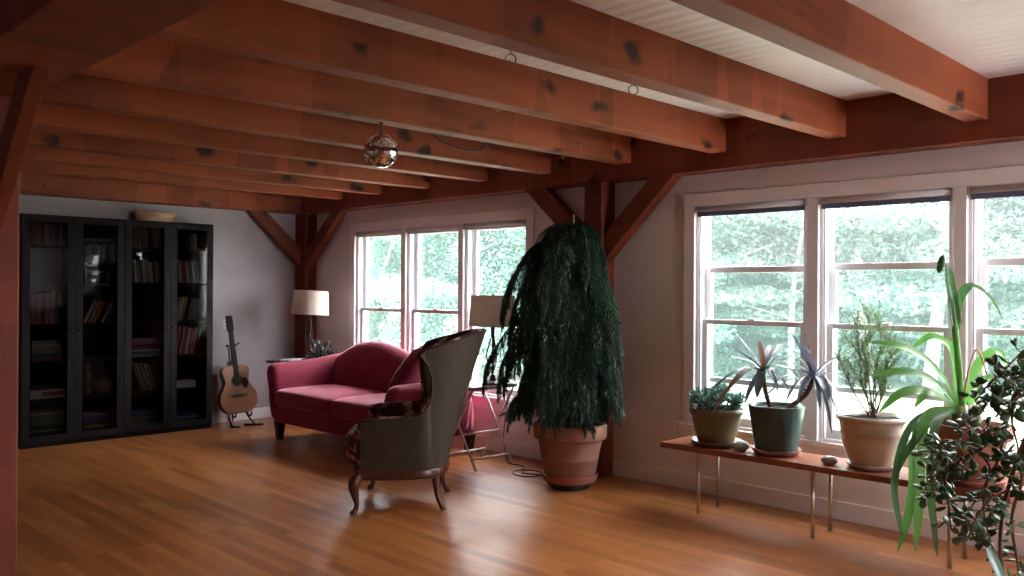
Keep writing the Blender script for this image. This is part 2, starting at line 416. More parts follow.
beam('plate_beam', (5.08, YF, 2.235), (XW+.005, YB-.15, ZC+.01), m_ty, 'long dark timber beam running above both windows')
beam('back_beam', (XL, YB-.15, 2.235), (XW+.005, YB+.005, ZC+.01), m_tx, 'timber beam along the top of the bookcase wall')
beam('summer_beam', (.80, YF, 2.235), (1.15, YB-.15, ZC+.01), m_ty, 'heavy dark timber beam overhead at the upper left corner')
beam('timber_post', (5.07, 4.15, 0), (XW-.001, 4.325, 2.24), m_tz, 'reddish timber post between the windows behind the drooping plant', 'post')
beam('timber_post', (5.092, 8.355, 0), (XW-.001, YB-.001, 2.24), m_tz, 'dark timber post in the corner behind the lamp', 'post')
beam('timber_post', (.945, 4.15, 0), (1.122, 4.325, 2.24), m_tz, 'timber post at the left edge of the photo', 'post')
m_brx = timber('timber_brace', 2, (.155, .034, .013, 1), (.10, .021, .008, 1), TK)
def brace(a, b, wide, thick, label):
    """slanted brace whose ends are cut to meet the post and the beam; a, b in the plane"""
    a = V(a); b = V(b); d = b-a; hor = V((d.x, d.y, 0)).normalized(); w = wide*1.414/2
    n = hor.cross(V((0, 0, 1)))*thick/2
    pts = [a+V((0, 0, w)), a-V((0, 0, w)), b+hor*w, b-hor*w]
    o = MB().prism([p-n for p in pts], n*2).build('timber_brace', m_brx, bevel=.006)
    return tag(o, label, 'brace')
zb = 2.24
brace((5.15, 4.152, 1.735), (5.15, 3.615, zb), .145, .11, 'slanted timber brace from post to beam, right of the drooping plant')
brace((5.15, 4.323, 1.75), (5.15, 4.89, zb), .145, .11, 'slanted timber brace from post to beam above the drooping plant')
brace((5.15, 8.357, 1.75), (5.15, 7.77, zb), .13, .10, 'slanted timber brace from corner post toward the sofa window')
brace((5.094, 8.50, 1.755), (4.565, 8.50, zb), .14, .10, 'slanted timber brace from corner post toward the bookcases')
brace((1.02, 4.152, 1.73), (1.02, 3.60, zb), .135, .062, 'slanted timber brace at the left edge of the photo')

# rings, mirror ball, cable under the joists
def ring(x, y, z, label, r=.021):
    b = MB(); b.tube([(x, y, z+.004), (x, y, z-.012)], .003, 8)
    b.tube([(x+r*math.sin(a)*.71, y-r*math.sin(a)*.70, z-.012-r+r*math.cos(a)) for a in [2*PI*k/16 for k in range(17)]], .003, 6)
    tag(b.build('eye_hook', mat('hook_brass', (.25, .2, .14, 1), .4, metal=1), smooth=True), label, 'hook')
ring(2.36, 2.392, 2.345, 'metal ring in joist underside, left one of the two on its joist')
ring(3.10, 2.36, 2.345, 'metal ring in joist underside, right one of the two on its joist')
ring(3.02, 3.15, 2.345, 'small metal hook under the joist with dark knots', .010)
ring(4.40, 3.945, 2.345, 'small metal hook on the joist that carries the mirror ball', .010)

bx_, by_ = 2.88, 3.945; bz_, br_ = 2.186, .0945
t = thing('mirror_ball', (bx_, by_, bz_-br_), 'silver mirror ball hanging under a timber joist', 'mirror ball')
mm = mat('mirror_tile', (.86, .86, .9, 1), .06, metal=1)
core = MB(); core.ell((bx_, by_, bz_), (br_*.965,)*3, 32, 20); core.build('core', mat('grey_core', (.06, .06, .065, 1), .6), t, smooth=True)
tl = MB(); nr = 15
for i in range(nr):
    ph = -PI/2+PI*(i+.5)/nr; n = max(4, round(2*nr*math.cos(ph)))
    for k in range(n):
        a = 2*PI*k/n; s = PI*br_/nr*.46
        nv = V((math.cos(ph)*math.cos(a), math.cos(ph)*math.sin(a), math.sin(ph)))
        nv = (nv+V((random.gauss(0, .035), random.gauss(0, .035), random.gauss(0, .035)))).normalized()
        e1 = nv.cross(V((0, 0, 1))).normalized(); e2 = e1.cross(nv); c = V((bx_, by_, bz_))+nv*br_
        q = [c-e1*s-e2*s, c+e1*s-e2*s, c+e1*s+e2*s, c-e1*s+e2*s]
        tl.prism([p-nv*.003 for p in q], nv*.003)
tl.build('mirror_tiles', mm, t)
MB().lathe([(.0001, 0), (.014, 0), (.014, .012), (.004, .016), (.0025, .06), (.012, .062), (.012, .073)], (bx_, by_, bz_+br_-.008), 16).build('hanger', m_black, t, smooth=True)
cz = [V((3.30, 3.995, 2.346)), V((3.33, 4.0, 2.322)), V((3.42, 4.0, 2.296)), V((3.54, 4.0, 2.278)), V((3.63, 4.0, 2.278)), V((3.70, 4.0, 2.30)), V((3.73, 3.995, 2.346))]
tag(MB().tube(bez(cz, 5), .006, 8).build('cable', mat('dark_cable', (.02, .012, .01, 1), .6), smooth=True), 'dark cable looping below a joist, right of the mirror ball', 'cable')

# wall outlets
def outlet(x, y, z, label):
    t = thing('wall_outlet', (XW, y, z-.057), label, 'outlet')
    MB().box((XW-.003, y, z), (.006, .072, .116)).build('cover_plate', m_trim, t, bevel=.002)
    for dz in (-.027, .027):
        s = MB().box((XW-.007, y, z+dz), (.004, .034, .030)).build('socket', m_white, t, bevel=.002)
        k = MB()
        for dy in (-.007, .007): k.box((XW-.0094, y+dy, z+dz+.003), (.001, .003, .010))
        k.build('slot', m_black, s)
outlet(XW, 3.565, .42, 'white wall outlet beside the left end of the plank bench')
# ---------------------------------------------------------------- sofa
def velvet(name, c1, c2):
    m = noisy(name, c1, c2, 5, .75, .06, stretch=(1, 1, 1), dist=.004, spec=.2)
    b = m.node_tree.nodes['Principled BSDF']; b.inputs['Sheen Weight'].default_value = .9; b.inputs['Sheen Roughness'].default_value = .35
    b.inputs['Sheen Tint'].default_value = (.95, .45, .55, 1); return m
m_vel = velvet('rose_red_velvet', (.185, .015, .036, 1), (.24, .025, .052, 1))
m_legwood = noisy('dark_stained_wood', (.018, .008, .005, 1), (.04, .016, .009, 1), 8, .3, stretch=(6, 6, 1))
so = thing('sofa', (4.55, 6.4, 0), 'rose-red velvet camelback sofa with dark block feet under the window', 'sofa')
SX0, SX1, SY0, SY1 = 4.09, 5.06, 5.46, 7.36
CREST = [(5.46, .66), (5.62, .665), (5.80, .69), (5.95, .735), (6.1, .805), (6.25, .852), (6.4, .886), (6.55, .915), (6.68, .925), (6.82, .918), (6.95, .900), (7.05, .870), (7.15, .825), (7.25, .775), (7.36, .735)]
# seat platform
MB().b2((SX0+.02, SY0+.06, .165), (SX1-.02, SY1-.06, .36)).build('seat_frame', m_vel, so, bevel=.025, seg=4, smooth=True)
# tight back: rows along y, closed profile in x-z
rows = []
ny = 48
for i in range(ny+1):
    y = SY0+.02+(SY1-SY0-.04)*i/ny; zc = lerp1(CREST, y)
    # smooth the crest table
    zc = sum(lerp1(CREST, y+d) for d in (-.08, -.04, 0, .04, .08))/5
    puff = .03*math.sin(PI*min(1, max(0, (y-SY0-.15)/(SY1-SY0-.3))))
    pr = [(4.70-puff*.4, .34), (4.70-puff, .50), (4.725-puff, .34+(zc-.34)*.6), (4.755-puff*.5, .34+(zc-.34)*.82), (4.785, zc-.03), (4.83, zc), (4.885, zc-.005), (4.935, zc-.04), (4.965, zc-.10), (5.0, .45), (5.04, .17), (4.85, .17)]
    rows.append([V((x, y, z)) for x, z in pr])
b = MB(); b.grid(rows, close=True); n = len(rows[0])
b.f += [tuple(range(n)), tuple(ny*n+k for k in reversed(range(n)))]; b.mi += [0, 0]
b.build('backrest', m_vel, so, smooth=True, subsurf=1)
# flared arms
def arm(y0, s, name):
    """s=+1: outer side towards +y"""
    rows = []
    for i in range(19):
        t = i/18; x = SX0-.005+(SX1-.10-SX0)*t
        top = .705+.03*math.sin(t*PI*.5)+(.045*max(0, t-.55)/.45 if s > 0 else -.03*t) - (.05 if s < 0 else 0)
        if i == 0: top -= .03
        fl = .065*(1-.35*t)
        k = 1 if 0 < i else .86
        pr = [(-.075, .17), (-.075, .42), (-.070+.1*fl, top-.13), (-.062+fl*.5, top-.035), (-.03+fl, top), (.03+fl, top-.004), (.064+fl, top-.045), (.060+fl*.7, top-.11), (.055, .46), (.05, .17)]
        rows.append([V((x, y0+s*(q*k), z)) for q, z in pr])
    b = MB(); b.grid(rows, close=True); n = len(rows[0])
    b.f += [tuple(range(n)), tuple(18*n+k for k in range(n))]; b.mi += [0, 0]
    b.build('armrest', m_vel, so, smooth=True, bevel=0, subsurf=1)
arm(SY1-.06, 1, 'far'); arm(SY0+.06, -1, 'near')
# seat cushions, crowned
for (a, c) in ((SY0+.13, 6.28), (6.285, SY1-.13)):
    b = MB(); rows = []; nx, nn = 14, 16
    cx, cy = (4.05+4.73)/2, (a+c)/2; hx, hy = (4.73-4.05)/2, (c-a)/2
    b.ell((cx, cy, .405), (hx, hy, .088), 40, 20, None, .22, .42)
    for i, p in enumerate(b.v):
        u, w = (p.x-cx)/hx, (p.y-cy)/hy
        if p.z > .405: b.v[i] = p+V((0, 0, .022*(1-u*u)*(1-w*w)))
    b.build('seat_cushion', m_vel, so, smooth=True)
for x, y in ((SX0+.07, SY0+.09), (SX0+.07, SY1-.10), (SX1-.06, SY0+.09), (SX1-.06, SY1-.10)):
    b = MB(); q = 4
    b.add([(x+sx*w, y+sy*w, z) for z, w in ((0, .026), (.17, .042)) for sx, sy in ((-1, -1), (1, -1), (1, 1), (-1, 1))], [(3, 2, 1, 0), (4, 5, 6, 7)]+[(i, (i+1) % 4, (i+1) % 4+4, i+4) for i in range(4)])
    b.build('leg', m_legwood, so, bevel=.005)
# scatter pillow leaning on the near arm
b = MB(); N = 22; top = []; bot = []
for i in range(N+1):
    r1, r2 = [], []
    for k in range(N+1):
        u, w = -1+2*i/N, -1+2*k/N
        h = .085*((1-u**4)*(1-w**4))**.55*(1-.25*(u*u+w*w)/2)
        e = 1-.07*(1-max(abs(u), abs(w))**3*0)*(1-abs(abs(u)-abs(w)))*max(abs(u), abs(w))**6
        wr = .006*math.sin(9*u+5*w)*math.sin(7*w)
        r1.append(V((u*.225*e, w*.225*e, h+wr*(h > .01)))); r2.append(V((u*.225*e, w*.225*e, -h)))
    top.append(r1); bot.append(r2)
ax = V((-.25, .80, .52)).normalized()           # face normal, leaning back on the arm
e1 = V((.94, .30, 0)); e1 = (e1-ax*e1.dot(ax)).normalized(); e2 = ax.cross(e1)
# turned a little so one corner points up
cr, sr = math.cos(.35), math.sin(.35)
MM = Matrix((e1*cr+e2*sr, e2*cr-e1*sr, ax)).transposed(); pc = V((4.56, 5.755, .705))
for g in (top, bot): b.grid([[MM @ p+pc for p in r] for r in g])
m_vel2 = velvet('wine_red_velvet', (.15, .013, .034, 1), (.20, .021, .046, 1))
pl = b.build('throw_pillow', m_vel2, smooth=True)
tag(pl, 'wine-red throw pillow leaning on the near arm of the sofa', 'pillow')
edge = [V((u*.225*.985, w*.225*.985, 0)) for u, w in [(-1, -1), (-1, -.5), (-1, 0), (-1, .5), (-1, 1), (-.5, 1), (0, 1), (.5, 1), (1, 1), (1, .5), (1, 0), (1, -.5), (1, -1), (.5, -1), (0, -1), (-.5, -1), (-1, -1)]]
MB().tube([MM @ p+pc for p in edge], .006, 6).build('piping', m_vel2, pl, smooth=True)

# ---------------------------------------------------------------- wing chair, seen from its side
def m_floral_():
    m = mat('faded_floral_fabric', (.2, .1, .1, 1), .8, .2); t = NT(m)
    v, raw = coords(t, (1, 1, 1), False)
    d = t('ShaderNodeTexNoise', {'Vector': v, 'Scale': 14, 'Detail': 2}); dv = t('ShaderNodeVectorMath', {0: d.outputs['Color']}, operation='SCALE'); dv.inputs['Scale'].default_value = .12
    av = t('ShaderNodeVectorMath', {0: v, 1: dv.outputs[0]}, operation='ADD')
    vo = t('ShaderNodeTexVoronoi', {'Vector': av.outputs[0], 'Scale': 13}); vo2 = t('ShaderNodeTexVoronoi', {'Vector': av.outputs[0], 'Scale': 34})
    c = t.ramp(vo.outputs['Distance'], [(.22, (.50, .34, .33)), (.34, (.33, .14, .15)), (.47, (.085, .03, .035)), (.6, (.06, .028, .03))])
    c2 = t.ramp(vo2.outputs['Distance'], [(.15, (1.25, 1.2, 1.15)), (.5, (.6, .55, .55))])
    t.link(t.mix(.8, c, c2, 'MULTIPLY'), t.b.inputs['Base Color']); return m
m_flor = m_floral_()
m_taupe = noisy('taupe_upholstery', (.042, .032, .021, 1), (.057, .043, .028, 1), 25, .85, .1, dist=.003, spec=.2)
m_mahog = noisy('dark_mahogany', (.045, .014, .008, 1), (.085, .026, .013, 1), 10, .28, stretch=(5, 5, 1))
cf = V((-.7555, .655, 0)); cl = V((.655, .7555, 0)); cc = V((3.58, 4.60, 0))
W = lambda u, v, z: cc+cf*u+cl*v+V((0, 0, z))
ch = thing('wing_chair', cc, 'taupe wing chair with dark floral seat and curved wooden legs, seen from its side', 'armchair')
TOPC = [(.265, -.365, .575), (.20, -.375, .59), (.10, -.38, .593), (.0, -.38, .597), (-.08, -.38, .607), (-.135, -.38, .64), (-.17, -.378, .70), (-.182, -.378, .78), (-.178, -.382, .86), (-.155, -.39, .93), (-.105, -.40, 1.00), (-.14, -.395, 1.028), (-.22, -.38, 1.05), (-.31, -.345, 1.075), (-.40, -.27, 1.103), (-.48, -.15, 1.125), (-.53, 0, 1.135)]
BOTC = [(.27, -.33, .27), (.21, -.335, .27), (.14, -.34, .27), (.07, -.34, .27), (.0, -.338, .27), (-.05, -.335, .27), (-.09, -.33, .27), (-.12, -.323, .27), (-.145, -.315, .27), (-.165, -.305, .27), (-.185, -.293, .27), (-.205, -.277, .27), (-.225, -.255, .27), (-.245, -.222, .27), (-.262, -.17, .27), (-.275, -.10, .27), (-.28, 0, .27)]
def mirror(c): return c+[(u, -v, z) for u, v, z in reversed(c[:-1])]
TC, BC = mirror(TOPC), mirror(BOTC); nt = 12
def shell(off):
    rows = []
    for j in range(nt+1):
        t = j/nt; row = []
        for (a, bq) in zip(BC, TC):
            A, B = V(a), V(bq); mid = (A+B)/2+V((.015 if abs(bq[1]) < .33 else 0, 0, 0))
            # belly: wings swell out gently
            p = A*(1-t)**2+mid*2*t*(1-t)+B*t*t
            n = V((p.x+.02 if p.x < 0 else p.x*.25, p.y*1.15, 0)); n = V((p.x if p.x < -.05 else 0, p.y, 0)).normalized()
            row.append(p-n*off*(1-.35*t if off else 0))
        rows.append(row)
    return rows
so_ = shell(0); si_ = shell(.075)
b = MB(); b.grid([[W(*p) for p in r] for r in so_])
b.build('outer_shell', m_taupe, ch, smooth=True)
b = MB(); b.grid([[W(*p) for p in r] for r in si_])
# rolled rim: outer top -> bulge -> inner top, and the two front edges
def rim(A, B, nrm, h=.020):
    rows = [[W(*a) for a in A]]
    for t, q in ((.25, .8), (.5, 1), (.75, .8)): rows.append([W(*(V(a)*(1-t)+V(c)*t+n_*h*q)) for a, c, n_ in zip(A, B, nrm)])
    rows.append([W(*c) for c in B]); return rows
topn = []
for i, p in enumerate(TC):
    a, c = V(TC[max(i-1, 0)]), V(TC[min(i+1, len(TC)-1)]); tg = (c-a).normalized()
    o = V((p[0] if p[0] < -.05 else 0, p[1], 0)).normalized(); nn = tg.cross(o); nn = nn if nn.z > 0 or nn.x > .3 else -nn
    topn.append(nn.normalized())
b.grid(rim(so_[-1], si_[-1], topn))
b.build('inner_upholstery', m_flor, ch, smooth=True)
for e in (0, -1):
    fr = MB(); fr.grid(rim([r[e] for r in so_], [r[e] for r in si_], [V((1, 0, 0))]*(nt+1), .022))
    fr.build('arm_front', m_flor, ch, smooth=True)
wl = MB(); wl.tube([W(*(V(p)+V((0, 0, .004)))) for p in so_[-1]], .006, 6); wl.build('piping', m_taupe, ch, smooth=True)
# seat cushion with bulging front
b = MB(); b.ell((0, 0, 0), (1, 1, 1), 40, 20, None, .5, .5)
for i, p in enumerate(b.v):
    u = .055+p.x*.34; v = p.y*(.325-.07*max(0, -p.x)); z = .385+p.z*.125+(.025*(1-p.x*p.x)*(1-p.y*p.y) if p.z > 0 else 0)
    b.v[i] = W(u, v, z)
b.build('seat_cushion', m_flor, ch, smooth=True)
# wooden seat rail, following the shell outline and the front
pl_ = [(u*1.03, v*1.03) for u, v, z in BC]
fro = [(.30, v) for v in (.30, .2, .1, 0, -.1, -.2, -.30)]
out = [(u, v) for u, v in pl_]+[(u+.035*math.cos(v*4.5), v) for u, v in fro]
b = MB(); rows = []
for z, k in ((.205, .93), (.212, .97), (.222, .975), (.228, 1), (.262, 1.0), (.272, .985)): rows.append([W(u*k, v*k, z) for u, v in out])
b.grid(rows, close=True); n = len(out); b.f += [tuple(range(n)), tuple(5*n+k for k in range(n))]; b.mi += [0, 0]
b.build('seat_rail', m_mahog, ch, bevel=.002)
def cabriole(u, v, du, dv, back=False):
    if back: pts = [(0, .235), (.004, .19), (.012, .12), (.035, .05), (.062, .012), (.066, 0)]; r = [.026, .025, .020, .016, .017, .017]
    else: pts = [(-.01, .235), (.022, .205), (.030, .165), (.014, .10), (.004, .055), (.016, .022), (.030, .010), (.032, 0)]; r = [.030, .036, .031, .021, .016, .018, .022, .020]
    q = [W(u+du*a, v+dv*a, z) for a, z in pts]
    rr = [lerp1(list(enumerate(r)), i/5) for i in range((len(r)-1)*5+1)]
    MB().tube(bez(q, 5), rr, 10).build('leg', m_mahog, ch, smooth=True)
cabriole(.285, -.335, .8, -.6); cabriole(.245, .335, .8, .6); cabriole(-.20, -.225, -.8, -.5, True); cabriole(-.225, .205, -.8, .5, True)

# ---------------------------------------------------------------- folding tray tables and lamps
def tray_table(label, x0, x1, y0, y1, zt, ins=.02):
    t = thing('tray_table', ((x0+x1)/2, (y0+y1)/2, 0), label, 'side table')
    MB().b2((x0, y0, zt-.022), (x1, y1, zt)).build('tabletop', m_white, t, bevel=.008)
    rim = MB()
    for lo, hi in (((x0, y0, zt), (x1, y0+.012, zt+.008)), ((x0, y1-.012, zt), (x1, y1, zt+.008)), ((x0, y0, zt), (x0+.012, y1, zt+.008)), ((x1-.012, y0, zt), (x1, y1, zt+.008))): rim.b2(lo, hi)
    rim.build('rim', m_white, t, bevel=.002)
    for x, s in ((x0+ins, 1), (x1-ins, 1)):
        for d, a, c in ((0, y0+.03, y1-.01), (.022, y1-.03, y0+.01)):
            xx = x+d*(1 if x < (x0+x1)/2 else -1)
            MB().tube([(xx, c, 0), (xx, a, zt-.022)], .0095, 10).build('leg', m_white, t, smooth=True)
    for a, c, d, f in ((y0+.03, y1-.01, 0, .13), (y1-.03, y0+.01, .022, .13), (y1-.03, y0+.01, .022, .42)):
        y = c+(a-c)*f; z = (zt-.022)*f
        MB().tube([(x0+ins+d, y, z), (x1-ins-d, y, z)], .008, 10).build('stretcher', m_white, t, smooth=True)
    return t
tray_table('white folding tray table beside the wing chair, under a lamp', 4.50, 4.99, 4.95, 5.37, .645)
tray_table('white folding tray table in the room corner behind the sofa arm', 4.46, 4.93, 7.60, 8.08, .665, .17)
def m_shade_():
    m = mat('linen_lampshade', (.66, .56, .48, 1), .85, .15); t = NT(m)
    v, raw = coords(t, (1, 1, 1)); n = t('ShaderNodeTexNoise', {'Vector': v, 'Scale': 90, 'Detail': 2}); c = t.ramp(n.outputs['Fac'], [(.3, (.62, .52, .45)), (.7, (.70, .60, .53))])
    t.link(c, t.b.inputs['Base Color']); tr = t('ShaderNodeBsdfTranslucent', {'Color': c}); mx = t('ShaderNodeMixShader', {0: .35, 1: t.b.outputs[0], 2: tr.outputs[0]})
    t.link(mx.outputs[0], t.n['Material Output'].inputs[0]); return m
m_shade = m_shade_()
m_iron = mat('dark_bronze', (.012, .012, .016, 1), .35)
def table_lamp(x, y, z, label, tilt=0):
    t = thing('table_lamp', (x, y, z), label, 'lamp')
    MB().lathe([(.0001, 0), (.088, 0), (.09, .008), (.078, .018), (.05, .028), (.028, .045), (.02, .075), (.012, .085), (.0001, .086)], (x, y, z), 28).build('base', m_iron, t, smooth=True)
    st = MB(); st.tube([(x, y, z+.08), (x, y, z+.50)], .007, 10)
    st.lathe([(.0001, .44), (.016, .445), (.018, .47), (.016, .53), (.0001, .535)], (x, y, z), 14)
    st.build('stem', m_iron, t, smooth=True)
    for k in range(3):                                            # bowed rods that open like a bud
        a = 2*PI*k/3+.5; q = [(0, .08), (.022, .13), (.045, .20), (.048, .26), (.026, .33), (.010, .40), (.012, .445)]
        MB().tube(bez([V((x+math.cos(a)*r, y+math.sin(a)*r, z+h)) for r, h in q], 4), .0055, 8).build('bowed_rod', m_iron, t, smooth=True)
    zs = z+.475; R1, R2, Hs = .176, .192, .245
    Mt = Matrix.Rotation(tilt, 3, 'Y')
    s = MB(); s.lathe([(R2, 0), (R1, Hs)], (x, y, zs), 48, Mt)
    sh = MB(); n = 48; rows = [[V((x, y, zs))+Mt @ V((r*math.cos(2*PI*k/n), r*math.sin(2*PI*k/n), h)) for k in range(n)] for r, h in ((R2, 0), (R2, .006), (R1, Hs-.006), (R1, Hs))]
    sh.grid(rows, close=True); so2 = sh.build('lamp_shade', m_shade, t, smooth=True, solid=.003)
    tr = MB()
    for r, h in ((R2, .001), (R1, Hs-.001)):
        tr.tube([V((x, y, zs))+Mt @ V((r*math.cos(2*PI*k/n), r*math.sin(2*PI*k/n), h)) for k in range(n+1)], .003, 6)
        tr.build('shade_trim', m_shade, so2, smooth=True); tr = MB()
    hp = MB()
    for k in range(3):
        a = 2*PI*k/3; hp.tube([(x, y, z+.475+Hs-.02), V((x, y, zs))+Mt @ V((R1*math.cos(a), R1*math.sin(a), Hs-.02))], .002, 6)
    hp.tube([(x+.03, y, z+.52), (x+.035, y, z+.6), (x, y, z+.475+Hs-.015)], .002, 6); hp.build('harp', m_iron, t, smooth=True)
    MB().lathe([(.0001, 0), (.009, .004), (.011, .014), (.005, .024), (.0001, .028)], (x, y, zs+Hs-.012), 12).build('finial', m_iron, t, smooth=True)
    MB().ell((x, y, z+.57), (.03, .03, .045), 14, 10).build('light_bulb', mat('bulb_glass', (.8, .8, .78, 1), .2), t, smooth=True)
table_lamp(4.82, 5.07, .645, 'dark bowed-rod lamp with drum shade, half hidden behind the drooping plant')
table_lamp(4.835, 7.84, .665, 'dark lamp with pale drum shade in the corner before the post', .05)
# tablet and dark potted plant on the corner table
t = tag(MB().box((4.52, 7.93, .671), (.13, .20, .012), Matrix.Rotation(.3, 3, 'Z')).build('tablet', mat('black_plastic', (.012, .012, .014, 1), .3), bevel=.003), 'flat black tablet lying on the corner tray table', 'tablet')
t = thing('potted_plant', (4.86, 7.66, .665), 'small dark curly-leaved plant on the corner table beside the lamp', 'plant')
MB().lathe([(.0001, 0), (.045, 0), (.055, .05), (.06, .075), (.052, .078), (.05, .06), (.0001, .06)], (4.86, 7.66, .665), 24).build('pot', m_black, t, smooth=True)
m_dkleaf = leafmat('dark_curled_leaf', (.012, .016, .012, 1), (.16, .14, .12, 1), .4, .15, 30)
b = MB()
for k in range(70):
    a = random.uniform(0, 2*PI); e = random.uniform(-.1, 1.3); L = random.uniform(.07, .17); d = V((math.cos(a)*math.cos(e), math.sin(a)*math.cos(e), math.sin(e)))
    o = V((4.86, 7.66, .735)); s = d.cross(V((0, 0, 1))).normalized()*random.uniform(-.05, .05)
    q = [o+d*L*.3, o+d*L*.7+s*.5, o+d*L+s, o+d*L*.95+s*1.4-V((0, 0, .035)), o+d*L*.8+s*1.2-V((0, 0, .045))]
    b.leaf(bez(q, 3), random.uniform(.014, .03), fold=.4)
b.build('foliage', m_dkleaf, t, smooth=True, fix=False)
# lamp cord on the floor
m_cord = mat('brown_cord', (.06, .03, .02, 1), .5)
cd = [(4.98, 5.10, .20), (4.96, 5.06, .08), (4.92, 4.98, .012), (4.93, 4.86, .008), (4.86, 4.74, .008), (4.74, 4.73, .008), (4.66, 4.66, .008), (4.66, 4.55, .008), (4.74, 4.49, .010), (4.84, 4.54, .012), (4.84, 4.64, .014), (4.77, 4.67, .016), (4.70, 4.60, .018), (4.74, 4.50, .02), (4.80, 4.42, .010), (4.90, 4.40, .008), (5.04, 4.44, .008), (5.17, 4.52, .04), (5.22, 4.56, .20)]
tag(MB().tube(bez([(4.86, 5.05, .66), (4.99, 5.06, .665), (5.02, 5.08, .56), (5.00, 5.10, .38)]+cd, 6), .005, 8).build('lamp_cord', m_cord, smooth=True), 'brown lamp cord looped on the floor beside the big planter', 'cord')

# ---------------------------------------------------------------- guitar on its stand
m_spruce = noisy('spruce_top', (.22, .095, .042, 1), (.28, .13, .058, 1), 6, .4, stretch=(25, 1, .6))
m_gside = noisy('rosewood_side', (.045, .014, .01, 1), (.075, .024, .015, 1), 8, .3)
m_fret = mat('ebony', (.012, .008, .007, 1), .7, .15)
gx, gy, gz = 4.275, 8.27, .125
LB = Matrix.Rotation(-.17, 3, 'X'); RL = Matrix.Rotation(-.07, 3, 'Y'); YW = Matrix.Rotation(-.12, 3, 'Z'); GM = YW @ LB @ RL
G = lambda x, d, z: V((gx, gy, gz))+GM @ V((x, d, z))           # x across, d depth (front is negative), z up the neck
gt = thing('acoustic_guitar', (gx, gy, gz), 'acoustic guitar with pale top standing beside the bookcase', 'guitar')
half = [(0, 0), (.08, .002), (.145, .03), (.185, .085), (.197, .145), (.185, .205), (.155, .255), (.128, .30), (.122, .335), (.132, .38), (.142, .42), (.138, .455), (.112, .482), (.06, .492), (0, .493)]
hb = bez([(x, 0, z) for x, z in half], 3); outl = [(p.x, p.z) for p in hb]+[(-p.x, p.z) for p in reversed(hb[1:-1])]
b = MB(); b.prism([G(x, -.05, z) for x, z in outl], GM @ V((0, .10, 0))); b.build('body', m_gside, gt, bevel=.004)
b = MB(); b.prism([G(x*.985, -.0535, .004+z*.985) for x, z in outl], GM @ V((0, .003, 0))); b.build('soundboard', m_spruce, gt, bevel=.001)
cyl = lambda x, z, r, d0, d1, n=28: [[G(x+r*math.cos(2*PI*k/n), d, z+r*math.sin(2*PI*k/n)) for k in range(n)] for d in (d0, d1)]
def disc(name, x, z, r, d0, d1, m, par=None):
    b = MB(); R = cyl(x, z, r, d0, d1); b.grid(R, close=True); n = len(R[0]); b.f += [tuple(range(n)), tuple(range(n, 2*n))]; b.mi += [0, 0]; return b.build(name, m, par or gt)
disc('rosette', 0, .335, .062, -.0542, -.0535, mat('rosette_ring', (.05, .03, .02, 1), .4)); disc('sound_hole', 0, .335, .051, -.0548, -.054, mat('hole_dark', (.006, .004, .003, 1), .8))
pg = bez([(.052, 0, .355), (.085, 0, .36), (.112, 0, .32), (.108, 0, .275), (.085, 0, .245), (.06, 0, .265), (.045, 0, .295), (.056, 0, .325)], 3)
b = MB(); b.prism([G(p.x, -.0548, p.z) for p in pg], GM @ V((0, .001, 0))); b.build('pickguard', mat('tortoiseshell', (.03, .008, .005, 1), .2), gt)
b = MB(); b.prism([G(x, -.063, z) for x, z in [(-.085, .172), (-.03, .162), (.03, .162), (.085, .172), (.085, .186), (.03, .194), (-.03, .194), (-.085, .186)]], GM @ V((0, .009, 0))); b.build('bridge', m_legwood, gt, bevel=.002)
b = MB(); b.prism([G(x, -.050, z) for x, z in [(-.028, .44), (.028, .44), (.0215, .835), (-.0215, .835)]], GM @ V((0, .024, 0))); b.build('neck', m_gside, gt, bevel=.008)
b = MB(); b.prism([G(x, -.060, z) for x, z in [(-.028, .385), (.028, .385), (.0215, .835), (-.0215, .835)]], GM @ V((0, .008, 0))); b.build('fretboard', m_fret, gt, bevel=.001)
b = MB(); b.prism([G(x, -.048, z) for x, z in [(-.022, .835), (.022, .835), (.036, .87), (.034, 1.0), (.012, 1.012), (0, 1.006), (-.012, 1.012), (-.034, 1.0), (-.036, .87)]], GM @ V((0, .016, 0))); hd = b.build('headstock', m_fret, gt, bevel=.002)
for s in (-1, 1):
    for z in (.885, .925, .965):
        b = MB(); b.tube([G(s*.034, -.038, z), G(s*.052, -.038, z)], .003, 8); b.ell(G(s*.058, -.038, z), (.009, .005, .011), 10, 6); b.build('tuning_peg', m_steel, hd, smooth=True)
b = MB()
for k in range(6):
    x = -.022+k*.0088; b.tube([G(x*1.1, -.066, .178), G(x*.75, -.063, .84)], .0005, 4)
b.build('strings', mat('bronze_string', (.12, .07, .04, 1), .6, metal=.6), gt)
st = thing('guitar_stand', (gx, gy, 0), 'black tubular stand holding the acoustic guitar', 'stand')
for s in (-1, 1):
    b = MB(); b.tube(bez([G(s*.02, .09, .55), G(s*.03, .085, .22), V((gx+s*.10, gy+.02, .10)), V((gx+s*.125, gy-.10, .012))], 5), .009, 8); b.build('front_leg', m_black, st, smooth=True)
    b = MB(); b.tube([V((gx+s*.125-.05*s-.04, gy-.04, .012)), V((gx+s*.125-.02, gy-.12, .012)), V((gx+s*.125+.06, gy-.16, .012))], .012, 8); b.build('rubber_foot', m_black, st, smooth=True)
    b = MB(); b.tube(bez([V((gx+s*.085, gy+.03, .20)), V((gx+s*.085, gy-.03, .108)), V((gx+s*.085, gy-.085, .105)), V((gx+s*.085, gy-.10, .15))], 4), .009, 8); b.build('body_cradle', m_black, st, smooth=True)
b = MB(); b.tube([G(0, .09, .55), V((gx+.06, gy+.26, .012))], .009, 8); b.build('rear_leg', m_black, st, smooth=True)
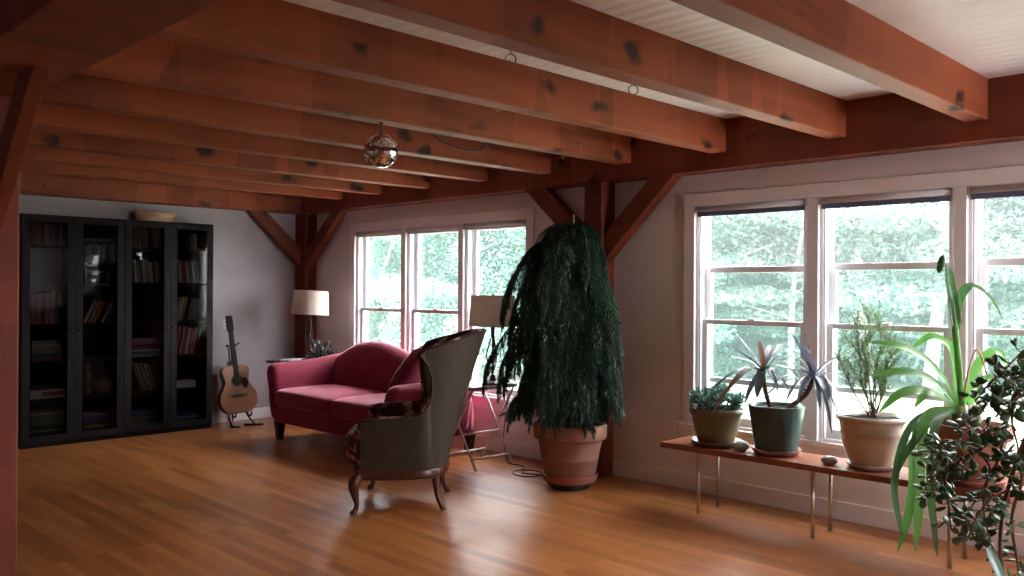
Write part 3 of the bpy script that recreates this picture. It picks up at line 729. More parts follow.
b = MB(); b.tube([G(0, .09, .45), G(0, .075, .70)], .009, 8); b.tube([G(-.06, -.07, .705), G(-.05, .01, .70), G(.05, .01, .70), G(.065, -.06, .715)], .009, 8); b.build('neck_rest', m_black, st, smooth=True)
# ---------------------------------------------------------------- bookcases and their contents
BX = [(2.262, 3.127), (3.131, 3.996)]; BY0, BY1, BT = 8.29, 8.572, 2.05
SHELF = [[.09, .42, .75, 1.08, 1.45, 1.79], [.09, .42, .75, 1.08, 1.43, 1.635], [.09, .42, .75, 1.09, 1.46, 1.79], [.09, .42, .75, 1.09, 1.46, 1.79]]
bays = []
for u, (x0, x1) in enumerate(BX):
    t = thing('bookcase', ((x0+x1)/2, (BY0+BY1)/2, 0), ['black glass-door bookcase on the left, nearest the timber post', 'black glass-door bookcase on the right, beside the guitar'][u], 'bookcase', 'glass-door bookcases')
    xm = (x0+x1)/2; y0 = BY0+.022; pt = .019
    for x in (x0, x1-pt): MB().b2((x, y0, 0), (x+pt, BY1, BT)).build('side_panel', m_bookcase, t, bevel=.0015)
    MB().b2((xm-pt/2, y0+.004, .05), (xm+pt/2, BY1-.01, BT-pt)).build('divider', m_bookcase, t, bevel=.0015)
    MB().b2((x0+pt, y0, BT-pt), (x1-pt, BY1, BT)).build('top_panel', m_bookcase, t, bevel=.0015)
    MB().b2((x0+pt, y0+.006, 0), (x1-pt, y0+.022, .07)).build('plinth', m_bookcase, t)
    MB().b2((x0+pt, BY1-.006, .05), (x1-pt, BY1, BT-pt)).build('back_panel', m_bookcase, t)
    for k in (0, 1):
        a = x0+pt if k == 0 else xm+pt/2; c = xm-pt/2 if k == 0 else x1-pt; bays.append((a, c))
        for z in SHELF[u*2+k]: MB().b2((a, y0+.02, z-.02), (c, BY1-.008, z)).build('shelf', m_bookcase, t, bevel=.001)
        da, dc = (x0+.001, xm-.0015) if k == 0 else (xm+.0015, x1-.001); sw = .062
        d = MB(); d.b2((da, BY0, .04), (da+sw, BY0+.02, BT-.004)); d.b2((dc-sw, BY0, .04), (dc, BY0+.02, BT-.004))
        d.b2((da+sw, BY0, .04), (dc-sw, BY0+.02, .04+sw)); d.b2((da+sw, BY0, BT-.004-sw), (dc-sw, BY0+.02, BT-.004))
        do = d.build('door', m_bookcase, t, bevel=.0015)
        MB().b2((da+sw-.005, BY0+.008, .04+sw-.005), (dc-sw+.005, BY0+.012, BT-.004-sw+.005)).build('glass_pane', m_dimglass, do)
        kx = dc-sw/2 if k == 0 else da+sw/2
        MB().lathe([(.005, 0), (.005, .014), (.012, .016), (.013, .022), (.0001, .026)], (kx, BY0, 1.02), 14, Matrix.Rotation(PI/2, 3, 'X')).build('knob', m_black, do, smooth=True)
PALETTE = {'brown': (.16, .08, .05), 'tan': (.38, .27, .17), 'cream': (.55, .50, .42), 'grey': (.28, .27, .27), 'dark green': (.04, .09, .06), 'dark blue': (.04, .06, .14), 'blue': (.12, .22, .42),
           'red': (.42, .05, .05), 'rose': (.45, .16, .18), 'black': (.02, .02, .025), 'yellow': (.55, .45, .06), 'white': (.72, .70, .68), 'orange': (.50, .18, .05), 'green': (.10, .30, .14), 'purple': (.17, .11, .34), 'teal': (.10, .30, .33), 'lilac': (.45, .40, .62), 'pink': (.55, .22, .30)}
BM = {k: mat('book_cloth_'+k.replace(' ', '_'), (*v, 1), .6, .35) for k, v in PALETTE.items()}
m_page = mat('book_pages', (.55, .49, .38, 1), .85, .1)
def ordinal(i): return ['first', 'second', 'third', 'fourth', 'fifth', 'sixth', 'seventh', 'eighth', 'ninth', 'tenth', 'eleventh', 'twelfth'][i]
BAYN = ['first', 'second', 'third', 'fourth']
def book(o, w, h, d, ang, colr, label, group, flat=False):
    """o = front lower-left corner of the spine; w across, h tall, d deep; ang = lean (or turn when flat)"""
    M = Matrix.Rotation(ang, 3, 'Z' if flat else 'Y')
    f = lambda x, y, z: V(o)+M @ V((x, y, z))
    def bx(b, lo, hi): b.add([f(x, y, z) for x in (lo[0], hi[0]) for y in (lo[1], hi[1]) for z in (lo[2], hi[2])], [(0, 1, 3, 2), (4, 6, 7, 5), (0, 4, 5, 1), (2, 3, 7, 6), (0, 2, 6, 4), (1, 5, 7, 3)])
    b = MB(); c = .0025
    if flat:
        bx(b, (0, 0, 0), (w, d, c)); bx(b, (0, 0, h-c), (w, d, h)); bx(b, (0, 0, c), (w, c, h-c)); b.cur = 1; bx(b, (.004, c, c), (w-.004, d-.005, h-c))
    else:
        bx(b, (0, 0, 0), (c, d, h)); bx(b, (w-c, 0, 0), (w, d, h)); bx(b, (c, 0, 0), (w-c, c, h)); b.cur = 1; bx(b, (c, c, .004), (w-c, d-.005, h-.004))
    return tag(b.build('book', [BM[colr], m_page]), label, 'book', group)
SY = BY0+.075                                                   # spines stand back from the glass
def row(bay, si, start, cols, hs, lean=0, ws=(.018, .038), sname='', gap=.0012):
    a, c = bays[bay]; z = SHELF[bay][si]+.0006; x = a+start; rd = random.Random(bay*17+si)
    for i, colr in enumerate(cols):
        w = rd.uniform(*ws); h = rd.uniform(*hs); ang = lean*rd.uniform(.85, 1.12) if lean else 0
        zz = z+(w*math.sin(ang) if ang > 0 else 0)              # a book leaning right stands on its right corner
        if x+w*math.cos(ang)+max(0, h*math.sin(ang)) > c-.004: break
        lab = f"{colr} {'leaning' if lean else 'upright'} book, {ordinal(i)} from left, {sname}, {BAYN[bay]} glass door"
        book((x, SY+rd.uniform(0, .02), zz+.0004), w, h, rd.uniform(.13, .17), ang, colr, lab, f'books, {sname}, {BAYN[bay]} glass door')
        x += w/math.cos(ang)+gap+ (.006*rd.random() if lean else .001)
def stack(bay, si, start, items, sname, z0=None, yy=0):
    a, c = bays[bay]; z = (SHELF[bay][si] if z0 is None else z0)+.0006; rd = random.Random(bay*31+si)
    for i, (colr, h, w) in enumerate(items):
        lab = f"{colr} book lying flat, {ordinal(i)} from bottom, {sname} stack, {BAYN[bay]} glass door"
        book((a+start+rd.uniform(0, .012), SY+yy+rd.uniform(0, .012), z), min(w, c-a-start-.02), h, .17, rd.uniform(-.02, .0), colr, lab, f'stacked books, {sname}, {BAYN[bay]} glass door', True)
        z += h+.0006
TS, S2, S3, S4, S5, BS = 'top shelf', 'second shelf', 'third shelf', 'fourth shelf', 'fifth shelf', 'bottom shelf'
row(0, 5, .085, ['grey', 'tan', 'brown', 'cream', 'rose', 'grey', 'dark blue', 'grey', 'dark green'], (.18, .20), 0, (.022, .034), TS)
row(0, 3, .075, ['rose', 'rose', 'brown', 'rose', 'cream'], (.27, .30), 0, (.030, .045), S3)
row(0, 3, .275, ['grey'], (.27, .29), .12, (.014, .018), 'right end of third shelf')
stack(0, 2, .075, [('brown', .035, .25), ('dark green', .035, .25), ('grey', .03, .24), ('tan', .032, .24), ('cream', .018, .23), ('grey', .03, .2)], S4)
stack(0, 0, .07, [('dark blue', .035, .27), ('cream', .014, .27), ('dark green', .04, .28), ('teal', .03, .28), ('grey', .03, .27), ('green', .03, .28), ('cream', .02, .28), ('brown', .03, .27)], BS)
row(1, 5, .10, ['grey', 'cream', 'blue', 'grey', 'white', 'dark blue', 'blue', 'grey', 'cream', 'grey'], (.16, .185), 0, (.018, .030), TS)
stack(1, 5, .09, [('dark blue', .02, .26), ('grey', .016, .24)], 'atop the upright row', SHELF[1][5]+.188)
row(1, 3, .09, ['cream', 'tan', 'orange'], (.20, .23), .42, (.022, .030), S3)
row(1, 3, .245, ['white', 'grey'], (.18, .20), .42, (.022, .028), 'right part of third shelf')
stack(1, 0, .09, [('brown', .03, .27), ('yellow', .022, .27), ('dark blue', .03, .27), ('purple', .05, .28), ('lilac', .022, .28)], BS)
row(2, 5, .075, ['brown', 'grey', 'rose', 'brown', 'grey', 'dark green', 'black', 'grey', 'grey'], (.19, .225), -.05, (.022, .034), TS)
row(2, 4, .10, ['cream', 'grey', 'brown', 'cream', 'tan', 'cream', 'black', 'cream', 'grey'], (.19, .225), -.10, (.018, .03), S2)
stack(2, 2, .075, [('cream', .02, .27), ('blue', .03, .26), ('white', .014, .27), ('red', .02, .28), ('dark blue', .03, .26), ('rose', .028, .27), ('pink', .026, .25)], S4)
row(2, 1, .17, ['brown', 'cream', 'grey', 'cream', 'grey'], (.25, .28), -.32, (.018, .03), S5)
stack(2, 0, .07, [('cream', .016, .27), ('green', .03, .25), ('orange', .025, .25), ('cream', .015, .24), ('teal', .025, .24), ('blue', .03, .24)], BS)
row(3, 4, .12, ['cream', 'rose', 'red', 'cream', 'blue', 'grey', 'dark blue', 'blue'], (.205, .235), -.13, (.018, .028), S2)
row(3, 3, .07, ['grey', 'cream', 'yellow'], (.205, .235), .26, (.016, .026), S3)
row(3, 3, .27, ['grey'], (.21, .23), .2, (.014, .018), 'right end of third shelf')
row(3, 2, .07, ['red', 'rose', 'red', 'white', 'red', 'rose', 'black'], (.25, .29), .17, (.022, .032), S4)
row(3, 5, .23, ['tan', 'cream'], (.15, .17), -.06, (.02, .03), TS)
stack(3, 0, .07, [('blue', .03, .28), ('lilac', .02, .24), ('dark blue', .03, .26)], BS)
# other small things on the shelves
a, c = bays[0]
t = tag(MB().b2((a+.07, SY, SHELF[0][1]+.0006), (a+.36, SY+.16, SHELF[0][1]+.075)).build('game_box', BM['white'], bevel=.002), 'flat white game box with a red band, behind the first glass door', 'box')
MB().b2((a+.165, SY-.001, SHELF[0][1]+.022), (a+.355, SY+.0005, SHELF[0][1]+.06)).build('red_band', BM['red'], t)
tag(MB().b2((a+.07, SY+.01, SHELF[0][1]+.0766), (a+.30, SY+.15, SHELF[0][1]+.115)).build('game_box', BM['black'], bevel=.002), 'dark flat box lying on the white game box', 'box')
a, c = bays[1]; z = SHELF[1][4]
fr = MB(); x0, x1, z0, z1 = a+.10, a+.31, z+.001, z+.135
for lo, hi in (((x0, z0), (x1, z0+.014)), ((x0, z1-.014), (x1, z1)), ((x0, z0+.014), (x0+.014, z1-.014)), ((x1-.014, z0+.014), (x1, z1-.014))): fr.b2((lo[0], SY, lo[1]), (hi[0], SY+.015, hi[1]))
t = thing('picture_frame', ((x0+x1)/2, SY, z), 'small thin-framed dark picture standing behind the second glass door', 'picture frame')
fr.build('frame', BM['grey'], t, bevel=.001); MB().b2((x0+.012, SY+.006, z0+.012), (x1-.012, SY+.011, z1-.012)).build('picture', BM['black'], t)
z = SHELF[1][1]
fg = MB(); fg.lathe([(.0001, 0), (.05, 0), (.055, .02), (.04, .05), (.045, .12), (.05, .17), (.03, .20), (.02, .215), (.036, .235), (.042, .265), (.03, .295), (.0001, .305)], (a+.13, SY+.06, z), 20)
fg.tube(bez([(a+.09, SY+.05, z+.17), (a+.06, SY+.01, z+.12), (a+.11, SY-.01, z+.10)], 4), .013, 8); fg.tube(bez([(a+.17, SY+.05, z+.17), (a+.20, SY+.01, z+.12), (a+.15, SY-.01, z+.10)], 4), .013, 8)
tag(fg.build('figurine', noisy('worn_clay', (.12, .07, .05, 1), (.2, .12, .09, 1), 9, .8), smooth=True), 'small brown clay figurine standing behind the second glass door', 'figurine')
fg = MB(); fg.lathe([(.0001, 0), (.06, 0), (.085, .05), (.09, .09), (.07, .13), (.045, .15), (.05, .165), (.04, .17), (.03, .155), (.0001, .155)], (a+.28, SY+.07, z), 24)
tag(fg.build('clay_bowl', noisy('pale_clay', (.24, .18, .14, 1), (.34, .26, .21, 1), 12, .7), smooth=True), 'pale round clay jar beside the brown figurine', 'jar')
a, c = bays[3]
tag(MB().b2((a+.07, SY, SHELF[3][1]+.0006), (a+.28, SY+.12, SHELF[3][1]+.07)).build('white_box', mat('white_card', (.75, .75, .85, 1), .5), bevel=.003), 'bright white box behind the fourth glass door', 'box')
tag(MB().b2((a+.055, SY+.02, SHELF[3][4]-.31), (a+.07, SY+.15, SHELF[3][4]-.11)).build('white_case', BM['white'], bevel=.001), 'thin white case standing behind the fourth glass door', 'case')
# oval bentwood box on top
m_bent = noisy('bentwood', (.36, .21, .12, 1), (.44, .28, .17, 1), 5, .5, stretch=(1, 1, 8))
bx, by = 3.47, 8.44; t = thing('bentwood_box', (bx, by, BT), 'oval pale wooden lidded box on top of the right bookcase', 'box')
ov = lambda r, zz, n=40: [V((bx+r*1.0*math.cos(2*PI*k/n), by+r*.62*math.sin(2*PI*k/n), BT+zz)) for k in range(n)]
for nm, prof in (('box_body', [(.185, .0006), (.187, .004), (.187, .055)]), ('lid', [(.194, .05), (.195, .052), (.195, .085), (.192, .092), (.187, .094)])):
    b = MB(); b.grid([ov(r, z) for r, z in prof], close=True); n = 40; b.f += [tuple(range(n)), tuple((len(prof)-1)*n+k for k in range(n))]; b.mi += [0, 0]; b.build(nm, m_bent, t, bevel=.001)
# ---------------------------------------------------------------- big drooping plant in its planter
px_, py_ = 4.685, 4.115
m_needle = leafmat('dark_green_needles', (.008, .030, .016, 1), (.020, .066, .032, 1), .55, .2, 3)
t = thing('potted_conifer', (px_, py_, 0), 'tall drooping dark green conifer in a terracotta planter by the post', 'plant')
MB().lathe([(.0001, .0), (.14, .0), (.14, .022), (.165, .026), (.165, .045), (.0001, .045)], (px_, py_, 0), 40).build('plant_caddy', m_black, t, bevel=.003)
MB().lathe([(.0001, .045), (.178, .045), (.19, .052), (.20, .095), (.202, .10), (.193, .102), (.185, .062), (.0001, .06)], (px_, py_, 0), 48).build('saucer', m_terra, t, smooth=True, bevel=.002)
MB().lathe([(.0001, .0625), (.172, .0625), (.178, .07), (.205, .21), (.208, .215), (.206, .222), (.232, .345), (.236, .352), (.256, .356), (.262, .366), (.266, .44), (.262, .456), (.252, .462), (.240, .458), (.234, .44), (.225, .40), (.0001, .40)], (px_, py_, 0), 56).build('planter', m_terra_pale, t, smooth=True)
MB().lathe([(.0001, .425), (.10, .428), (.18, .424), (.228, .418)], (px_, py_, 0), 30, rip=lambda r, a, z: r*(1+.01*math.sin(7*a))).build('soil', m_soil, t, smooth=True)
tk = MB(); tk.tube(bez([(px_, py_, .40), (px_+.01, py_-.005, .8), (px_-.012, py_+.008, 1.2), (px_, py_, 1.6), (px_+.01, py_, 1.84)], 4), [.022-.014*i/16 for i in range(17)], 10); tk.build('trunk', m_bark, t, smooth=True)
MB().tube([(px_+.03, py_-.03, .40), (px_+.012, py_-.012, 1.96)], .007, 8).build('stake', noisy('bamboo_stake', (.30, .24, .17, 1), (.38, .31, .22, 1), 5, .6), t, smooth=True)
rd = random.Random(11); nb = MB(); wood = MB()
def branchlet(p, d, L, droop):
    q = [p]; steps = 6; cur = V(p); dd = V(d).normalized()
    for i in range(steps):
        dd = (dd+V((0, 0, -droop/steps))).normalized(); cur = cur+dd*L/steps; q.append(cur.copy())
    for i in range(steps):
        a, b = q[i], q[i+1]; ax = (b-a).normalized(); s1 = ax.cross(V((0, 0, 1)))
        s1 = s1.normalized() if s1.length > .05 else ax.orthogonal().normalized(); s2 = s1.cross(ax)
        for k in range(4):
            for m in range(3):
                th = 2*PI*(m/3+rd.random()*.33); sd = s1*math.cos(th)+s2*math.sin(th)
                o = a.lerp(b, (k+rd.random())/4); l = .034*rd.uniform(.7, 1.15); tip = o+(ax*.85+sd*.55).normalized()*l; w = ax.cross(sd)*.0032
                nb.add([o-w, o+w, tip], [(0, 1, 2)])
        nb.tube([a, b], .0018, 3, False)
tiers = [(1.84, 6, .42, .32), (1.73, 8, .54, .44), (1.62, 8, .58, .50), (1.50, 8, .60, .52), (1.36, 8, .60, .52), (1.22, 8, .58, .50), (1.08, 9, .56, .46), (.95, 8, .50, .40), (.80, 7, .42, .32)]
for ti, (h, nbr, rch, dr) in enumerate(tiers):
    for k in range(nbr):
        a = 2*PI*(k+.5*(ti % 2)+rd.uniform(-.22, .22))/nbr; ca, sa = math.cos(a), math.sin(a)
        side = ca*_r.x+sa*_r.y
        R = rch*rd.uniform(.66, 1.2)*(.93 if side < 0 else .68)
        R = min(R, (5.04-px_)/ca if ca > .05 else 9)
        if abs(py_+R*sa-4.24) < .3 and ca > .5: R = min(R, .30)
        D = dr*rd.uniform(.65, 1.2)*(1.12 if side < -.3 else .95); pts = []
        for i in range(15):
            s = i/14; r = R*(1-(1-s)**1.75); z = h+.11*math.sin(min(1, s*1.55)*PI)*(1-s*.5)*.75-D*s**2.0
            pts.append(V((px_+ca*r, py_+sa*r, max(.50, z))))
        wood.tube(pts, [.006-.0045*i/14 for i in range(15)], 5, False)
        side_v = V((-sa, ca, 0)); tot = 34
        for j in range(tot):
            s = .10+.9*j/(tot-1); f = s*13.99; i = min(13, int(f)); p = pts[i].lerp(pts[i+1], f-i); ax = (pts[i+1]-pts[i]).normalized()
            sg = 1 if j % 2 else -1; L = (.105+.11*math.sin(min(1, s*1.15)*PI))*rd.uniform(.8, 1.2)
            if p.z < .62: L *= .65
            branchlet(p, ax*.7+side_v*sg*.8+V((0, 0, -.25)), L, .9)
        branchlet(pts[-1], pts[-1]-pts[-2], .12, .4)
wood.build('branches', noisy('conifer_twig', (.025, .03, .015, 1), (.045, .045, .025, 1), 30, .85), t, smooth=True, fix=False)
for i, q in enumerate(nb.v):                                       # nothing grows through the wall or the post
    if q.x > 5.20: q.x = 5.20-.25*(q.x-5.20)
    if q.x > 5.05 and 4.12 < q.y < 4.36: q.x = 5.05-.3*(q.x-5.05)
nb.build('foliage', m_needle, t, fix=False)

# ---------------------------------------------------------------- plank bench and what stands on it
m_plank = noisy('red_brown_plank', (.20, .058, .030, 1), (.29, .095, .05, 1), 4, .32, .05, stretch=(9, 1, 9))
bn = thing('plank_bench', (4.855, 2.3, 0), 'long red-brown plank bench on thin steel legs under the window', 'bench')
BZ = .425
MB().b2((4.685, 1.27, BZ-.036), (5.03, 3.33, BZ)).build('plank', m_plank, bn, bevel=.004)
for y in (1.56, 2.30, 3.065):
    for x in (4.728, 4.955):
        lg = MB().tube([(x, y, 0), (x, y, BZ-.036)], .0115, 14).build('leg', m_steel, bn, smooth=True)
        MB().lathe([(.0001, BZ-.044), (.032, BZ-.044), (.032, BZ-.036), (.0001, BZ-.036)], (x, y, 0), 18).build('mounting_flange', m_steel, lg)
def pot(name, x, y, prof, m, label, cat='plant', saucer=None, ms=None, soil=None, rip=None, seg=48, pn='pot'):
    t = thing(name, (x, y, BZ), label, cat)
    z0 = BZ
    if saucer: MB().lathe(saucer, (x, y, BZ), 44).build('saucer', ms, t, smooth=True)
    MB().lathe(prof, (x, y, BZ), seg, rip=rip).build(pn, m, t, smooth=True)
    if soil: MB().lathe([(.0001, soil[1]+.008), (soil[0]*.6, soil[1]+.004), (soil[0], soil[1])], (x, y, BZ), 28).build('soil', m_soil, t, smooth=True)
    return t
sau = lambda r, h=.03: [(.0001, 0), (r*.8, 0), (r*.86, .004), (r, h), (r*1.0, h+.004), (r*.95, h+.004), (r*.84, .012), (.0001, .012)]
# olive pot of blue-green succulents
m_olive = noisy('olive_glaze', (.12, .10, .045, 1), (.19, .16, .08, 1), 5, .3, .05, dist=.003)
x1, y1 = 4.86, 3.02
t = pot('potted_succulent', x1, y1, [(.0001, .013), (.105, .013), (.112, .02), (.135, .09), (.152, .165), (.158, .195), (.17, .20), (.172, .23), (.168, .24), (.158, .24), (.152, .215), (.0001, .21)], m_olive, 'olive glazed pot of blue-green succulents, at the left end of the bench', saucer=sau(.165), ms=m_olive, soil=(.152, .218))
m_succ = leafmat('blue_green_succulent', (.07, .15, .12, 1), (.16, .28, .22, 1), .5, .2, 20)
rd = random.Random(3); b = MB()
for k in range(46):
    a = rd.uniform(0, 2*PI); r = .165*math.sqrt(rd.random()); hz = .235+.115*(1-(r/.2)**2)*rd.uniform(.55, 1.05)
    c = V((x1+r*math.cos(a), y1+r*math.sin(a), BZ+hz)); out = V((math.cos(a)*r*5, math.sin(a)*r*5, 1)).normalized()
    b.tube([V((x1+r*.55*math.cos(a), y1+r*.55*math.sin(a), BZ+.2)), c], .004, 5, False)
    for j in range(20):
        th = j*2.4; el = 1.35-1.25*j/20; e1 = out.orthogonal().normalized(); e2 = out.cross(e1)
        d = (out*math.sin(el)+(e1*math.cos(th)+e2*math.sin(th))*math.cos(el)).normalized(); L = rd.uniform(.045, .070); o = c-out*.012*j/20
        b.leaf([o, o+d*L*.4, o+d*L*.8+out*.003, o+d*L], .015, up=out, fold=.5, base=.8)
b.build('foliage', m_succ, t, smooth=True, fix=False)
# teal ribbed pot with purple-green rosettes
m_teal = noisy('teal_glaze', (.022, .058, .054, 1), (.038, .088, .080, 1), 6, .28, .04, dist=.003)
x2, y2 = 4.86, 2.60
prof = [(.0001, .014), (.118, .014), (.122, .02)]+[(.122+.044*i/44+(.0018 if i % 2 else -.0008), .022+.265*i/44) for i in range(45)]+[(.168, .289), (.168, .297), (.158, .298), (.152, .27), (.0001, .265)]
m_saud = noisy('pink_clay_saucer', (.26, .13, .095, 1), (.34, .18, .135, 1), 6, .7, .05)
t = pot('potted_rosette_plant', x2, y2, prof, m_teal, 'ribbed teal pot with two purple-green strappy rosettes on the bench', saucer=sau(.148, .032), ms=m_saud, soil=(.154, .275))
m_ros = leafmat('purple_green_leaf', (.05, .075, .085, 1), (.12, .12, .19, 1), .3, .22, 5, .6)
m_rosr = leafmat('reddish_leaf', (.12, .055, .042, 1), (.19, .10, .065, 1), .4, .3, 6)
r1, r2 = P(763, 371, 5.26), P(814, 378, 5.20); s1, s2 = V((x2+.02, y2+.05, BZ+.27)), V((x2-.02, y2-.06, BZ+.27))
b = MB(); b.tube(bez([s1, s1.lerp(r1, .5)+V((0, .01, 0)), r1], 6), [.014]*12+[.010], 10); b.build('stem', m_rosr, t, smooth=True)
b = MB(); b.tube(bez([s2, P(802, 398, 5.22), P(809, 390, 5.2), r2], 6), [.016]*18+[.011], 10)
for k in range(14):
    a = k*2.4; p = P(802+12*k/14, 398-19*k/14, 5.21); b.ell(p+V((math.cos(a)*.013, math.sin(a)*.013, 0)), (.009, .009, .007), 8, 6)
b.build('stem', m_rosr, t, smooth=True)
def ros(c, dep, tips, w, m, name='foliage'):
    b = MB()
    for (tx, ty, dd, up, ww) in tips:
        e = P(tx, ty, dep+dd); mid = c.lerp(e, .5)+V((0, 0, up)); q = bez([c+(mid-c)*.04, c.lerp(mid, .55)+V((0, 0, up*.35)), mid, mid.lerp(e, .55)+V((0, 0, up*.3)), e], 4); b.leaf(q, w*ww, fold=.35, tip=.1, base=.75)
    return b.build(name, m, t, smooth=True, fix=False)
ros(r1, 5.26, [(735, 333, .10, .01, 1), (725, 346, -.05, .02, 1), (728, 359, .12, .03, .9), (794, 336, -.04, .015, 1.25), (802, 360, -.15, .045, 1), (783, 344, .15, .03, 1), (799, 378, -.2, .05, .9), (708, 397, -.12, .07, 1.0), (733, 383, .2, .05, 1), (757, 398, -.16, .03, 1.7), (778, 392, -.22, .05, 1), (745, 404, -.1, .03, 1.2), (790, 395, -.15, .06, 1.0), (770, 345, .2, .02, 1)], .032, m_ros)
ros(r1, 5.26, [(759, 340, -.02, .0, 1.2), (710, 419, -.18, .085, 1.1), (722, 400, -.2, .08, .7)], .036, m_rosr, 'reddish_leaf')
ros(r2, 5.20, [(782, 341, .06, .015, 1.1), (791, 333, -.06, .015, 1.0), (799, 343, -.14, .02, 1.3), (806, 347, .1, .015, 1), (853, 350, -.05, .02, 1.5), (846, 356, .12, .03, 1.2), (857, 377, -.1, .03, .9), (829, 401, -.18, .05, 1.8), (848, 416, -.12, .07, .8), (832, 434, -.2, .07, .9), (842, 430, -.15, .07, .7), (777, 362, .12, .03, .8), (792, 372, -.17, .02, 1.7), (772, 386, -.05, .05, .8), (797, 404, -.2, .05, 1.0), (820, 410, -.22, .05, 1.0), (760, 402, -.12, .05, .8), (860, 391, .1, .05, .8), (785, 404, -.2, .06, .8)], .032, m_ros)
ros(r2, 5.20, [(808, 339, -.02, .0, .45)], .036, m_rosr, 'reddish_leaf')
# cream pot with a wispy fine-leaved shrub
m_cream = noisy('cream_glaze', (.50, .405, .335, 1), (.57, .48, .41, 1), 4, .22, .03, dist=.003)
m_crsau = m_cream
x3, y3 = 4.865, 2.02
t = pot('potted_wispy_shrub', x3, y3, [(.0001, .014), (.098, .014), (.108, .022), (.138, .08), (.158, .15), (.163, .195), (.168, .20), (.167, .208), (.172, .255), (.176, .268), (.190, .274), (.193, .288), (.188, .298), (.176, .298), (.168, .275), (.0001, .27)], m_cream, 'cream glazed pot with a wispy fine-leaved shrub on the bench', saucer=sau(.135, .026), ms=m_crsau, soil=(.170, .278))
m_wisp = leafmat('pale_green_wisps', (.08, .17, .05, 1), (.16, .28, .09, 1), .5, .4, 20)
sb = MB(); wb = MB(); rd = random.Random(5); base = V((x3+.01, y3, BZ+.275))
stems = [(846, 338, .1), (839, 352, .0), (857, 322, -.1), (868, 312, .08), (878, 320, -.05), (889, 335, .12), (897, 350, -.08), (862, 345, -.15), (882, 350, .15), (850, 365, .15), (893, 365, 0), (872, 335, -.12)]
for (tx, ty, dd) in stems:
    e = P(tx, ty, 4.87+dd); m1 = base.lerp(e, .4)+V((rd.gauss(0, .012), rd.gauss(0, .012), -.01)); m2 = base.lerp(e, .75)+V((rd.gauss(0, .015), rd.gauss(0, .015), .01)); q = bez([base+V((rd.gauss(0, .012), rd.gauss(0, .012), 0)), m1, m2, e], 6)
    sb.tube(q, [.0042-.0032*i/18 for i in range(19)], 6, False)
    for j in range(6, 19):
        for _ in range(2):
            p = q[j]; d = ((q[j]-q[j-1]).normalized()+V((rd.gauss(0, .6), rd.gauss(0, .6), rd.gauss(.1, .4)))).normalized(); L = rd.uniform(.04, .10)
            tw = [p+d*L*i/4+V((0, 0, .012*(i/4)**2)) for i in range(5)]; sb.tube(tw, .0010, 3, False)
            for i in range(26):
                o = tw[min(3, int(i/6.6))].lerp(tw[min(4, int(i/6.6)+1)], (i/6.6) % 1); dl = (d*.5+V((rd.gauss(0, 1), rd.gauss(0, 1), rd.gauss(0, 1))).normalized()).normalized(); l = rd.uniform(.016, .030); w = dl.orthogonal().normalized()*.0019
                wb.add([o-w, o+w, o+dl*l], [(0, 1, 2)])
sb.build('stems', m_bark, t, smooth=True, fix=False); wb.build('foliage', m_wisp, t, fix=False)
# terracotta pot with a long-leaved bulb plant
x4, y4 = 4.87, 1.50
t = pot('potted_amaryllis', x4, y4, [(.0001, .014), (.125, .014), (.13, .02), (.158, .21), (.160, .232), (.183, .236), (.188, .245), (.191, .30), (.187, .308), (.175, .308), (.168, .28), (.0001, .275)], m_terra, 'terracotta pot with long arching and trailing strap leaves, on the bench', saucer=sau(.165, .03), ms=m_terra, soil=(.17, .282))
m_strap = leafmat('strap_leaf_green', (.08, .24, .045, 1), (.14, .34, .075, 1), .35, .40, 5, .5)
m_strapd = leafmat('dark_strap_leaf', (.035, .12, .04, 1), (.07, .18, .055, 1), .35, .3, 5, .5)
b = MB(); bc = P(960, 412, 4.49)
for q, r in ((bc, .045), (bc+V((.03, -.06, -.01)), .035), (bc+V((-.02, .06, -.01)), .038)): b.ell(q+V((0, 0, -.02)), (r, r, r*1.3), 16, 12)
b.build('bulb', noisy('bulb_skin', (.20, .14, .07, 1), (.12, .16, .05, 1), 8, .6), t, smooth=True)
def strap(px, w, m, name='leaf', fold=.25, tip=.1, base=.6, label=None):
    o = MB().leaf(bez([P(*q) for q in px], 7), w, up=(-.5, -.5, .7), fold=fold, tip=tip, base=base).build(name, m, t, smooth=True, fix=False, subsurf=1)
    if label: o['label'] = label
D = 4.49
strap([(962, 408, D), (937, 371, 4.43), (914, 352, 4.40), (893, 345, 4.38), (868, 342, 4.40)], .050, m_strap)
strap([(960, 408, D), (930, 379, 4.40), (902, 372, 4.36), (868, 376, 4.36)], .046, m_strap)
strap([(958, 410, D), (930, 392, 4.38), (902, 393, 4.33), (878, 413, 4.33)], .050, m_strap)
strap([(958, 403, 4.52), (953, 353, 4.62), (938, 338, 4.66), (926, 338, 4.68), (910, 350, 4.70)], .045, m_strap)
strap([(966, 405, D), (975, 370, 4.55), (990, 353, 4.58), (1002, 356, 4.58), (1006, 376, 4.58)], .050, m_strap)
strap([(958, 408, D), (940, 396, 4.38), (926, 394, 4.34), (914, 408, 4.32)], .045, m_strap)
strap([(968, 405, D), (980, 385, 4.35), (990, 378, 4.30), (1004, 388, 4.28)], .045, m_strap)
strap([(958, 408, D), (922, 416, 4.38), (904, 440, 4.28), (894, 485, 4.25), (899, 522, 4.25), (905, 540, 4.25)], .036, m_strapd)
strap([(956, 409, D), (926, 420, 4.36), (914, 445, 4.27), (912, 490, 4.25), (906, 525, 4.25), (897, 553, 4.25)], .046, m_strap)
strap([(957, 409, D), (930, 413, 4.36), (921, 440, 4.27), (919, 490, 4.24), (917, 525, 4.24), (915, 553, 4.24)], .052, m_strap)
